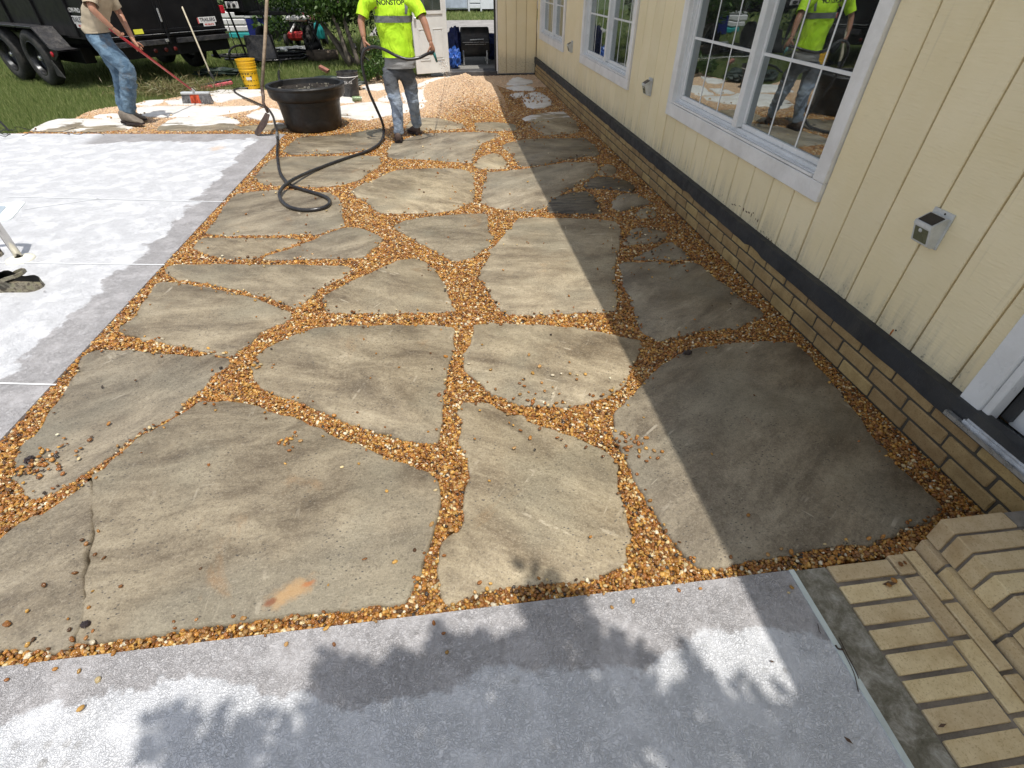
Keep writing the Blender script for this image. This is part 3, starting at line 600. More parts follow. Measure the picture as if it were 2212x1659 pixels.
# ================================================================ HOUSE
WX = 2.0; ZS = .27; ZT = 2.62
house = empty('house', (WX, 6, 0), 'long pale yellow board-sided house with white windows and brick base on the right', 'house')
WIN = [(2.47, 4.75), (5.905, 8.15), (9.34, 11.62)]; WZ0, WZ1 = .645, 2.06
DY0, DY1 = .16, 1.255; DZ = .25
GP = .2285
gy = [1.331+GP*k for k in range(-14, 48)]
gy = [y for y in gy if y < 12.0]
def board(y0, y1, z0, z1):
    g_ = .0045; ch = .004; b = MB()
    x0, x1 = WX, WX+.022
    prof = [(x1, y0+g_), (x0+ch, y0+g_), (x0, y0+g_+ch), (x0, y1-g_-ch), (x0+ch, y1-g_), (x1, y1-g_)]
    b.prism(prof, z0, z1); b.build('siding_board', M['siding'], house)
for y0, y1 in zip([gy[0]-GP]+gy, gy+[12.0]):
    if y1-y0 < .02: continue
    segs = [(y0, y1, ZS, ZT)]
    for (a, c, za, zb) in [(w_[0], w_[1], WZ0, WZ1) for w_ in WIN]+[(DY0, DY1, 0, 2.15)]:
        ns = []
        for s_ in segs:
            if s_[1] <= a or s_[0] >= c or s_[3] <= za or s_[2] >= zb: ns.append(s_); continue
            if s_[0] < a: ns.append((s_[0], a, s_[2], s_[3]))
            if s_[1] > c: ns.append((c, s_[1], s_[2], s_[3]))
            m0, m1 = max(s_[0], a), min(s_[1], c)
            if s_[2] < za: ns.append((m0, m1, s_[2], za))
            if s_[3] > zb: ns.append((m0, m1, zb, s_[3]))
        segs = ns
    for s_ in segs:
        if s_[1]-s_[0] > .015: board(*s_)
# backing wall (groove colour) with real openings, interior, roof
b = MB(); X0, X1 = WX+.0222, WX+.14
holes = sorted([(a+.09, c-.09, WZ0+.09, WZ1-.09) for a, c in WIN]+[(DY0+.06, DY1-.06, DZ-.02, 2.10)]); yy = -2.2
for a, c, za, zb in holes:
    b.bb(X0, X1, yy, a, .0, ZT); b.bb(X0, X1, a, c, 0, za); b.bb(X0, X1, a, c, zb, ZT); yy = c
b.bb(X0, X1, yy, 12.1, 0, ZT); b.build('wall', M['groove'], house)
M['interior'] = simple('interior_paint', (.16, .15, .14), .8, bump=0)
b = MB(); b.bb(2.14, 6.5, -2.2, 12.1, .1, .12); b.bb(6.5, 6.55, -2.2, 12.1, .1, ZT); b.bb(2.14, 6.5, -2.2, -2.15, .1, ZT); b.bb(2.14, 6.5, 12.05, 12.1, .1, ZT); b.bb(2.0, 6.55, -2.2, 12.1, ZT, ZT+.02)
b.build('interior_shell', M['interior'], house)
M['soffit'] = simple('white_soffit', (.72, .71, .69), .6)
M['shingle'] = simple('grey_shingle', (.12, .115, .11), .9, var=.3, scale=20, bump=.6)
EAX = 1.32
b = MB(); b.bb(EAX, WX+.02, -2.3, 12.55, ZT+.021, ZT+.045); b.build('soffit', M['soffit'], house)
b = MB(); b.bb(EAX-.025, EAX, -2.3, 12.55, ZT-.07, ZT+.12); b.build('fascia', M['trim'], house)
b = MB(); b.add([(EAX-.05, -2.35, ZT+.121), (EAX-.05, 12.6, ZT+.121), (7.5, 12.6, ZT+2.6), (7.5, -2.35, ZT+2.6), (EAX-.05, -2.35, ZT+.14), (EAX-.05, 12.6, ZT+.14), (7.5, 12.6, ZT+2.62), (7.5, -2.35, ZT+2.62)], [(0, 1, 2, 3), (7, 6, 5, 4), (0, 4, 5, 1), (2, 6, 7, 3), (1, 5, 6, 2), (0, 3, 7, 4)])
b.build('roof', M['shingle'], house)
# ---- brick base: courses laid one by one
def brick_mesh(name, L, W, H, mat, seed, r=.004):
    r_ = random.Random(seed); b = MB(); b.rbox((0, 0, 0), (W, L, H), r)
    me = bpy.data.meshes.new(name); v = [(x+r_.uniform(-.0009, .0009), y+r_.uniform(-.0018, .0018), z+r_.uniform(-.0012, .0012)) for x, y, z in b.v]
    me.from_pydata(v, [], b.f); me.materials.append(mat); me.update(); return me
bm4 = [brick_mesh('brick', GP-.012, .07, .0655, M['brick_wall'], k) for k in range(4)]
for row, (zt, ph) in enumerate(((.2225, .0), (.145, .5), (.0675, .27), (-.010, .77))):
    y = 1.30+ph*GP-3*GP
    while y < 12.0:
        if y+GP > .82 and (y+GP < 12.02):
            o = link('brick', bm4[rnd.randrange(4)], house, (1.995+rnd.uniform(-.0015, .0025), y+GP/2, zt-.0328)); o.matrix_parent_inverse = Matrix.Translation(house.location).inverted()
            o.rotation_euler = (rnd.uniform(-.006, .006), 0, rnd.uniform(-.006, .006))
        y += GP
b = MB(); b.bb(1.9665, 2.0225, -2.2, 12.08, -.08, .232); b.build('mortar', M['mortar_dark'], house)
# painted charcoal band with ragged lower edge
b = MB(); n_ = 500; ys = np.linspace(-2.2, 12.0, n_); top = []; bot = []
for y in ys:
    zb = .203+.006*noise.noise(Vector((y*2.2, 0, 0)))+.004*noise.noise(Vector((y*13, 3, 0)))
    zb += .014*max(0, noise.noise(Vector((y*3.7, 9, 0)))-.15)*(2. if y > 2.5 else .6)
    top.append((1.955, y, .300)); bot.append((1.956, y, zb))
vs = top+bot+[(1.968, p[1], p[2]) for p in bot]+[(2.001, p[1], .3005) for p in top]
fs = [(i, i+1, n_+i+1, n_+i) for i in range(n_-1)]+[(n_+i, n_+i+1, 2*n_+i+1, 2*n_+i) for i in range(n_-1)]+[(i+1, i, 3*n_+i, 3*n_+i+1) for i in range(n_-1)]
b.add(vs, fs); b.build('charcoal_band', M['band'], house)
# ---- windows
def window(y0, y1):
    fr = MB(); xo = WX-.022; t = .098
    for (a, c, za, zb) in ((y0, y1, WZ0, WZ0+t), (y0, y1, WZ1-t, WZ1), (y0, y0+t, WZ0+t, WZ1-t), (y1-t, y1, WZ0+t, WZ1-t)):
        fr.rbox(((xo+WX+.03)/2, (a+c)/2, (za+zb)/2), (WX+.03-xo, c-a-.0015, zb-za-.0015), .003)
    w_ = fr.build('window', M['trim'], house)
    a, c, za, zb = y0+t, y1-t, WZ0+t, WZ1-t
    j = MB()                                   # stepped jamb liner
    for k, (d, x0, x1) in enumerate(((.014, WX+.012, WX+.05), (.032, WX+.035, WX+.075))):
        j.bb(x0, x1, a+.001*k, a+d, za, zb); j.bb(x0, x1, c-d, c-.001*k, za, zb); j.bb(x0, x1+.003, a+d, c-d, za+.001*k, za+d+.004); j.bb(x0, x1+.003, a+d, c-d, zb-d, zb-.001*k)
    j.build('jamb', M['vinyl'], w_)
    mid = (a+c)/2-.02
    m_ = MB(); m_.rbox((WX+.04, mid, (za+zb)/2), (.055, .062, zb-za-.08), .004); m_.build('mullion', M['vinyl'], w_)
    sl_ = MB(); sl_.box((WX+.018, (a+c)/2, za+.005), (.075, c-a-.03, .012), (0, R(9), 0)); sl_.build('sill', M['trim'], w_)
    for (p, q, dx) in ((a+.032, mid-.031, .012), (mid+.031, c-.032, 0.)):
        s_ = MB(); d = .026; X = WX+.058+dx
        for (u0, u1, v0, v1) in ((p, q, za+.036, za+.036+d*1.2), (p, q, zb-.032-d, zb-.032), (p, p+d, za+.036+d*1.2, zb-.032-d), (q-d, q, za+.036+d*1.2, zb-.032-d)):
            s_.rbox((X, (u0+u1)/2, (v0+v1)/2), (.028, u1-u0-.001, v1-v0-.001), .003)
        s_.build('sash', M['vinyl'], w_)
        g_ = MB(); g_.bb(X+.001, X+.003, p+d, q-d, za+.036+d*1.2, zb-.032-d); g_.build('pane', M['glass'], w_)
        mu = MB(); y_1 = p+d; y_2 = q-d; z1 = za+.036+d*1.2; z2 = zb-.032-d
        for k in (1, 2): yk = y_1+(y_2-y_1)*k/3; mu.bb(X-.001, X+.0005, yk-.006, yk+.006, z1, z2)
        for zk in (1.215, 1.62): mu.bb(X-.006, X+.0003, y_1, y_2, zk-.0085, zk+.0085)
        mu.build('muntin', M['vinyl'], w_)
for a, c in WIN: window(a, c)
# curtains and furniture behind the glass
M['curtain'] = simple('grey_curtain', (.30, .30, .30), .9, var=.1)
for a, c in WIN:
    b = MB(); pts = [(2.24+.025*math.sin(i*1.3), c-.10-.012*i) for i in range(22)]
    vs = [(x, y, z) for z in (.5, 2.2) for x, y in pts]; b.add(vs, [(i, i+1, 23+i, 22+i) for i in range(21)])
    o = b.build('curtain', M['curtain'], None, smooth=True); tag(o, {2.47: 'grey curtain hanging inside the nearest big window', 5.905: 'grey curtain hanging inside the middle window', 9.34: 'grey curtain hanging inside the farthest window'}[a], 'curtain', 'curtains behind the house windows')
# ---- exterior door, casing and threshold
door = empty('door', (2.0, .7, DZ), 'white house door with white casing and metal threshold at the right edge', 'door')
c_ = MB(); c_.rbox((WX-.004, DY1-.045, 1.22), (.05, .088, 1.90), .004); c_.rbox((WX+.012, DY1-.105, 1.22), (.055, .03, 1.90), .003)
c_.rbox((WX-.004, DY0+.045, 1.22), (.05, .088, 1.90), .004); c_.rbox((WX-.004, (DY0+DY1)/2, 2.2), (.05, DY1-DY0, .09), .004)
c_.build('casing', M['vinyl'], door)
c_ = MB(); c_.bb(WX+.045, WX+.075, DY1-.155, DY1-.121, DZ+.04, 2.14); c_.build('weather_strip', M['band'], door)
M['alu'] = simple('brushed_aluminium', (.62, .63, .64), .32, .85, var=.12, scale=12, bump=.2, dirt=(.3, .29, .27), dirtamt=.3)
t_ = MB(); t_.bb(WX-.055, WX+.09, DY0+.02, DY1-.085, DZ-.012, DZ+.004)
for k in range(6): t_.bb(WX-.045+k*.022, WX-.036+k*.022, DY0+.03, DY1-.09, DZ+.004, DZ+.010)
t_.bb(WX-.075, WX-.055, DY0+.0, DY1-.02, DZ-.022, DZ-.004); t_.build('threshold', M['alu'], door)
d_ = MB(); d_.rbox((WX+.085, (DY0+DY1)/2-.02, 1.2), (.04, DY1-DY0-.25, 1.86), .003)
d_.build('door_panel', M['vinyl'], door)
# ---- wall lamps
M['lamp_grey'] = simple('weathered_lamp_plastic', (.60, .61, .60), .5, var=.1, scale=20, dirt=(.2, .2, .17), dirtamt=.4)
M['solar'] = simple('solar_cell', (.010, .010, .018), .2, var=.3, bump=0)
M['lens'] = simple('greenish_lens', (.15, .155, .095), .25, var=.2, bump=.05)
M['black'] = simple('black_plastic', (.018, .018, .02), .5, var=.2, bump=.1)
lamp_w = ['solar wall lamp right of the nearest big window with a clear dark cell', 'small solar wall lamp between the near and middle windows', 'tiny solar wall lamp between the middle and farthest windows']
def lamp(yc, zc, label, loc_first=None):
    L = empty('wall_lamp', (WX, yc, zc), label, 'wall lamp', 'solar lamps along the yellow wall')
    W = .09; yA, yB = yc-W/2, yc+W/2; zt = zc+.045; d = .074
    b = MB(); b.rbox((WX-.004, yc, zc), (.008, W+.014, .148), .002); b.build('back_plate', M['lamp_grey'], L)
    prof = [(WX-.008, zc+.054), (WX-.024, zc+.054), (WX-d, zc+.026), (WX-d, zc+.012), (WX-d+.004, zc+.012), (WX-.046, zc-.060), (WX-.03, zc-.069), (WX-.008, zc-.069)]
    b = MB(); n_ = len(prof); vs = [(x, yA, z) for x, z in prof]+[(x, yB, z) for x, z in prof]
    b.add(vs, [tuple(range(n_)), tuple(range(2*n_-1, n_-1, -1))]+[(i, n_+i, n_+(i+1) % n_, (i+1) % n_) for i in range(n_)]); b.build('housing', M['lamp_grey'], L)
    ang = math.atan2(.028, d-.024); b = MB(); b.box((WX-.024-(d-.024)/2+.001, yc, zc+.0425), (.050, W-.016, .003), (0, -ang, 0)); b.build('solar_panel', M['solar'], L)
    a2 = math.atan2(.082, .028); b = MB(); b.box((WX-.0592, yc, zc-.024), (.003, W-.022, .060), (0, -math.atan2(.024, .072), 0)); b.build('lens', M['lens'], L)
    b = MB(); b.lathe([(.011, 0), (.009, .005), (.004, .008)], (WX-.063, yc+.004, zc-.004), 12, (0, -R(90), 0)); b.build('sensor', M['lamp_grey'], L, smooth=True)
    b = MB(); b.lathe([(.004, 0), (.004, .002)], (WX-.008, yc-.01, zc+.064), 8, (0, -R(90), 0)); b.build('screw', M['black'], L)
    return L
lamp(1.752, .79, lamp_w[0]); lamp(5.27, .775, lamp_w[1]); lamp(8.76, .775, lamp_w[2])
# rust drip, nail hole and peeling paint chips on the siding
M['rust'] = simple('rust', (.42, .14, .03), .9, var=.3, scale=60)
M['bare'] = simple('bare_wood', (.16, .11, .07), .9, var=.3, scale=60)
c = onx(*crop(3000, 900, 1.3828)(712, 560), WX); b = MB()
b.add([(WX-.0012, c[1]+.004, c[2]+.012), (WX-.0012, c[1]-.004, c[2]+.010), (WX-.0012, c[1]-.002, c[2]-.012), (WX-.0012, c[1]+.002, c[2]-.03), (WX-.0012, c[1]+.007, c[2]-.012)], [(0, 1, 2, 3, 4)]); b.build('rust_drip', M['rust'], house)
b = MB(); b.lathe([(.004, 0), (.004, .002)], (WX, c[1]-.012, c[2]+.014), 8, (0, -R(90), 0)); b.build('nail', M['black'], house)
b = MB(); r_ = random.Random(3)
def chip(q, w_, h_):
    c = onx(*q, WX); k = 7; vs = [(WX-.0011, c[1]+w_*math.cos(6.283*i/k)*r_.uniform(.4, 1), c[2]+h_*math.sin(6.283*i/k)*r_.uniform(.4, 1)) for i in range(k)]; b.add(vs, [tuple(range(k))])
for q, w_, h_ in (((1420, 425), .03, .007), ((1440, 430), .028, .006), ((1480, 440), .02, .004), ((1510, 465), .012, .018), ((1535, 485), .022, .008), ((1555, 490), .02, .009), ((1575, 510), .01, .022), ((1590, 495), .012, .007), ((1625, 560), .009, .016), ((1608, 545), .006, .012), ((1405, 490), .005, .014), ((1420, 515), .007, .01), ((1540, 590), .006, .012), ((1565, 610), .005, .01), ((1700, 690), .014, .006), ((1715, 705), .014, .009), ((1735, 725), .01, .012), ((1745, 745), .006, .02), ((1650, 640), .006, .006), ((1915, 890), .005, .02), ((1335, 350), .004, .014), ((1905, 905), .01, .006)):
    chip(kE(*q), w_*.85, h_*.9)
b.build('paint_chips', M['bare'], house)
# ================================================================ BRICK STEPS
step = empty('brick_step', (1.6, .4, 0), 'buff brick door step with paving in the lower right corner', 'step')
def brk(x, y, z, L, W, H, rot=0., mat=None, seed=None):
    key = (round(L, 3), round(W, 3), round(H, 3), rnd.randrange(3))
    if key not in BR: BR[key] = brick_mesh('brick', L, W, H, M['brick_step'], len(BR)*7+3, .0022)
    o = link('brick', BR[key], step, (x, y, z)); o.rotation_euler = (rnd.uniform(-.006, .006), rnd.uniform(-.006, .006), rot+rnd.uniform(-.008, .008)); return o
BR = {}
y = .772
while y > -.9:
    brk(1.3255+rnd.uniform(-.002, .002), y-.0292, -.027, .0585, .226, .06); y -= .0735
y = .783; first = True
while y > -.9:
    L = .072 if first else .196; brk(1.4815, y-L/2, -.026, L, .058, .06); y -= L+.0135; first = False
y = .788; L = .176
while y > -.9:
    brk(1.5425, y-L/2, -.026, L, .046, .06); y -= L+.0135; L = .205
y = .803; L = .094
while y > -.9:
    brk(1.628, y-L/2, .0105, L, .098, .072); y -= L+.012; L = .222
y = .812
while y > -.9:
    brk(1.7155, y-.0285, .1035, .0575, .238, .1035); brk(1.915, y-.0285, .1035, .0575, .142, .1025) if y < .8 else None; y -= .0692
b = MB(); b.bb(1.2095, 1.6, -1, .768, -.09, -.008); b.bb(1.589, 1.96, -1, .798, -.08, .044); b.bb(1.606, 1.963, -1, .800, .044, .146); b.bb(1.838, 1.99, .754, .811, .044, .1535)
b.build('mortar', M['mortar'], step)
# ================================================================ FAR END: gate wall, opening, yard beyond
YG = 12.0
gatew = empty('boarded_wall', (1.6, YG, 0), 'short yellow board wall closing the far end beside the house', 'wall')
for x0, x1 in ((1.20, 1.3725), (1.3725, 1.5745), (1.5745, 1.777), (1.777, 1.985)):
    b = MB(); b.prism([(x0+.004, YG+.02), (x0+.004, YG+.004), (x0+.008, YG), (x1-.008, YG), (x1-.004, YG+.004), (x1-.004, YG+.02)], .025, 2.5); b.build('siding_board', M['siding'], gatew)
b = MB(); b.bb(1.185, 2.0, YG+.02, YG+.10, .02, 2.5); b.build('backing', M['groove'], gatew)
b = MB(); b.bb(1.165, 1.1985, YG-.004, YG+.10, .015, 2.5); b.build('edge_trim', M['trim'], gatew)
b = MB(); b.bb(1.135, 1.164, YG+.012, YG+.11, .02, 2.5); b.build('jamb', M['black'], gatew)
M['step_dark'] = simple('dark_threshold', (.06, .06, .065), .7, var=.3, dirt=(.2, .18, .15))
b = MB(); b.rbox((.63, YG+.18, .005), (1.10, .40, .13), .01); o = b.build('threshold_step', M['step_dark']); tag(o, 'dark grey threshold step in the open gateway behind the gravel heap', 'step')
M['soil_d'] = M['soil']
b = MB(); vs = []; 
sheet('dirt_patch', [G(770, 185)[:2], G(800, 168)[:2], G(905, 155)[:2], (.17, 12.3), (.17, 12.0), G(905, 168)[:2], G(860, 178)[:2], G(800, 190)[:2]][::-1], -.02, M['soil'])
sheet('carport_floor', [(-.2, 12.1), (9, 12.1), (9, 21.5), (-.2, 21.5)], -.012, M['carport_floor'])
sheet('gravel_drive', [(-2.4, 21.5), (40, 21.5), (40, 29.), (-2.6, 29.)], -.03, M['road'])
# white panelled gate leaf standing open
M['pvc'] = simple('white_door_paint', (.70, .70, .68), .4, var=.05, dirt=(.5, .49, .45), dirtamt=.2)
A_ = ony(*k8(495, 1065), YG+.02); B_ = ony(*k8(35, 1155), YG-.35)
A_ = np.array([.19, 12.02]); B_ = np.array([-.45, 11.75]); dv = (B_-A_)/np.linalg.norm(B_-A_); Wd = .72
gate = empty('gate_door', (float(A_[0]), float(A_[1]), .07), 'white panelled door standing open at the far gateway', 'door'); gate.rotation_euler = (0, 0, math.atan2(dv[1], dv[0])); gate['_local'] = 1
b = MB(); b.rbox((Wd/2, 0, .98), (Wd, .042, 1.96), .004); b.build('door_panel', M['pvc'], gate)
def panel(x0, x1, z0, z1):
    b = MB()
    for (a, c, e, f_) in ((x0, x1, z0, z0+.018), (x0, x1, z1-.018, z1), (x0, x0+.018, z0+.018, z1-.018), (x1-.018, x1, z0+.018, z1-.018)): b.rbox(((a+c)/2, .0255, (e+f_)/2), (c-a, .011, f_-e), .004)
    b.rbox(((x0+x1)/2, .0245, (z0+z1)/2), (x1-x0-.075, .010, z1-z0-.075), .004); b.build('raised_panel', M['pvc'], gate)
for x0, x1 in ((.10, .32), (.40, .62)): panel(x0, x1, .22, .74)
b = MB(); b.rbox((.36, .03, 1.42), (.56, .018, .92), .005); b.build('window_frame', M['pvc'], gate)
b = MB(); b.bb(.12, .60, .036, .042, 1.02, 1.84); b.build('pane', M['glass'], gate)
b = MB(); b.lathe([(.02, 0), (.028, .02), (.02, .05)], (.66, .02, .9), 12, (-R(90), 0, 0)); b.build('door_knob', M['alu'], gate, smooth=True)
# carport behind the gateway
M['wood_dark'] = simple('dark_lumber', (.10, .08, .06), .8, var=.3)
cp = empty('carport', (4, 17, 0), 'dark flat carport roof behind the open gateway', 'carport')
b = MB(); b.bb(-.2, 9, 12.7, 20.7, 2.45, 2.6); b.build('roof', M['shingle'], cp)
for x, y in ((-.1, 20.4), (8.8, 20.4), (4.4, 20.4)): b = MB(); b.bb(x-.06, x+.06, y-.06, y+.06, 0, 2.45); b.build('post', M['trim'], cp)
b = MB(); b.bb(6.6, 6.7, 12.2, 20.7, 0, 2.4); b.build('side_wall', M['groove'], cp)
# garage far across the drive
gar = empty('garage', (4, 36, 0), 'white garage with grey roll door across the drive', 'garage')
M['white_siding'] = simple('white_siding', (.72, .74, .78), .5, var=.06)
b = MB(); b.bb(-1.5, 12, 35.4, 42, .12, 3.2); b.build('wall', M['white_siding'], gar)
M['roll'] = simple('roll_door', (.42, .47, .55), .4, var=.2, scale=2)
for k in range(4): b = MB(); b.rbox((.55, 35.37, .42+k*.52), (2.5, .05, .5), .01); b.build('roll_door_slat', M['roll'], gar)
for x in (-.8, .55, 1.9, 2.6): b = MB(); b.rbox((x, 35.33, 1.35), (.09, .06, 2.7), .01); b.build('post', M['white_siding'], gar)
b = MB(); b.rbox((2.25, 35.34, .25), (.6, .05, .18), .01); b.rbox((2.25, 35.34, 1.1), (.6, .05, 1.4), .01); b.build('white_panel', M['white_siding'], gar)
# ---- things under the carport: barrel grill, blue tarp bundle
M['grill'] = simple('sooty_steel', (.022, .022, .022), .45, .3, var=.4, bump=.2, dirt=(.12, .09, .07))
gr = empty('barrel_grill', (.83, 13.6, 0), 'black barrel grill on legs seen through the gateway', 'grill')
b = MB(); pr = [(.02, 0), (.27, .0), (.285, .02), (.285, .62), (.27, .64), (.02, .64)]; b.lathe(pr, (.52, 13.75, .42), 28, (0, R(90), 0)); b.build('barrel', M['grill'], gr, smooth=35)
for x, y in ((.56, 13.52), (1.10, 13.52), (.56, 13.98), (1.10, 13.98)): b = MB(); b.tube([(x, y, 0), (x, y, .30)], .022, 8); b.build('leg', M['alu'], gr)
b = MB(); b.tube([(.72, 13.475, .47), (.72, 13.42, .49), (1.02, 13.42, .50), (1.02, 13.475, .48)], .011, 8); b.build('handle', M['alu'], gr)
b = MB(); b.bb(.60, 1.08, 13.44, 13.47, .40, .405); b.tube([(.55, 13.46, .44), (1.14, 13.46, .44)], .006, 6); b.build('lid_seam', M['alu'], gr)
def blob(name, c, s, mat, label, cat, seed=1, amp=.35, fr=2.2, sub=4, group=None):
    bm_ = bmesh.new(); bmesh.ops.create_icosphere(bm_, subdivisions=sub, radius=1.)
    for v in bm_.verts:
        d = 1+amp*noise.fractal(v.co*fr+Vector((seed*5, 0, 0)), .7, 2.2, 4)+amp*.4*abs(noise.noise(v.co*fr*2.6+Vector((seed, 3, 0))))
        v.co = Vector((v.co.x*s[0]*d, v.co.y*s[1]*d, max(-.92, v.co.z*d)*s[2]))
    me = bpy.data.meshes.new(name); bm_.to_mesh(me); bm_.free(); me.polygons.foreach_set('use_smooth', [True]*len(me.polygons)); me.set_sharp_from_angle(angle=R(38)); me.materials.append(mat)
    o = link(name, me, None, (c[0], c[1], c[2]+s[2]*.9)); return tag(o, label, cat, group)
M['blue_tarp'] = simple('blue_tarp', (.035, .11, .42), .35, var=.3, scale=8, bump=.5, bscale=14)
M['navy'] = simple('navy_cloth', (.012, .02, .09), .7, var=.3)
blob('tarp_bundle', (.33, 13.15, 0), (.13, .16, .19), M['blue_tarp'], 'crumpled bright blue tarp beside the open white door', 'tarp', 2, .45)
blob('cloth_bundle', (.40, 14.0, 0), (.18, .2, .36), M['navy'], 'navy blue cloth bundle left of the black grill', 'bundle', 4, .3)
blob('cloth_bundle', (1.42, 14.6, 0), (.32, .25, .27), M['navy'], 'navy blue cloth bundle right of the black grill', 'bundle', 9, .3)
# interior table seen through the big window
M['yellow_wood'] = simple('yellow_wood', (.50, .34, .09), .6, var=.2, dirt=(.2, .13, .05))
M['grey_top'] = simple('grey_table_top', (.42, .42, .42), .5, var=.1)
tb = empty('work_table', (3.0, 4.8, .12), 'yellow legged work table with grey top standing behind the big window', 'table')
b = MB(); b.rbox((3.05, 4.7, .86), (.7, 1.6, .05), .006); b.build('table_top', M['grey_top'], tb)
b = MB(); b.bb(2.74, 3.36, 3.95, 5.45, .74, .83); b.build('apron', M['yellow_wood'], tb)
for x in (2.78, 3.32):
    for y in (4.0, 5.4): b = MB(); b.bb(x-.045, x+.045, y-.045, y+.045, .12, .74); b.build('leg', M['yellow_wood'], tb)
# ================================================================ POOL-DECK ITEMS (left)
M['steel'] = simple('stainless_steel', (.58, .56, .53), .16, 1., var=.1, scale=3, bump=.02)
M['ivory'] = simple('ivory_plastic', (.82, .80, .68), .4, var=.03)
rail = empty('pool_handrail', (-3.15, 3.74, 0), 'stainless pool handrail rising from a round white flange at the left edge', 'handrail')
base = Vector((-3.157, 3.757, 0)); top = Vector((-3.157, 3.757, .74))
arc = [base, base+Vector((0, 0, .3)), top]+[top+Vector((-.17*(1-math.cos(a)), -.02*a, .17*math.sin(a))) for a in [R(k) for k in range(12, 181, 12)]]
e = arc[-1]; arc += [e+Vector((-.25, -.02, -.18)), e+Vector((-.62, -.04, -.42)), e+Vector((-.9, -.06, -.75)), e+Vector((-.92, -.06, -.86))]
b = MB(); b.tube(arc, .0245, 18); b.build('rail_tube', M['steel'], rail, smooth=True)
for p in (base, Vector((arc[-1].x, arc[-1].y, 0))):
    b = MB(); b.lathe([(.026, .026), (.05, .024), (.085, .015), (.089, .006), (.089, 0)], p, 36, cap=False); b.build('flange', M['ivory'], rail, smooth=True)
c = G(2, 463); hw = c[0]-(-3.785)
b = MB(); M['lid'] = simple('white_lid', (.74, .80, .80), .35, var=.03); M['lid2'] = simple('grey_blue_lid', (.42, .49, .55), .4)
def rrect(cx, cy, hx, hy, r, ang=0, k=8):
    o_ = []
    for sx, sy, a0 in ((1, 1, 0), (-1, 1, 90), (-1, -1, 180), (1, -1, 270)):
        for i in range(k+1): a = R(a0+90*i/k); o_.append((sx*(hx-r)+r*math.cos(a), sy*(hy-r)+r*math.sin(a)))
    return [(cx+x*math.cos(ang)-y*math.sin(ang), cy+x*math.sin(ang)+y*math.cos(ang)) for x, y in o_]
pr_ = G(53, 453); pt_ = G(0, 443); pb_ = G(10, 484)
cx_, cy_ = pr_[0]-.30, pr_[1]-.10
lid = empty('skimmer_lid', (cx_, cy_, 0), 'white rounded skimmer lid set flush in the pale deck', 'lid')
b = MB(); b.prism(rrect(cx_, cy_, .28, .27, .09, R(18)), -.01, .006); b.build('rim', M['lid'], lid)
b = MB(); b.prism(rrect(cx_-.02, cy_+.02, .17, .15, .06, R(18)), .006, .009); b.build('cover', M['lid2'], lid)
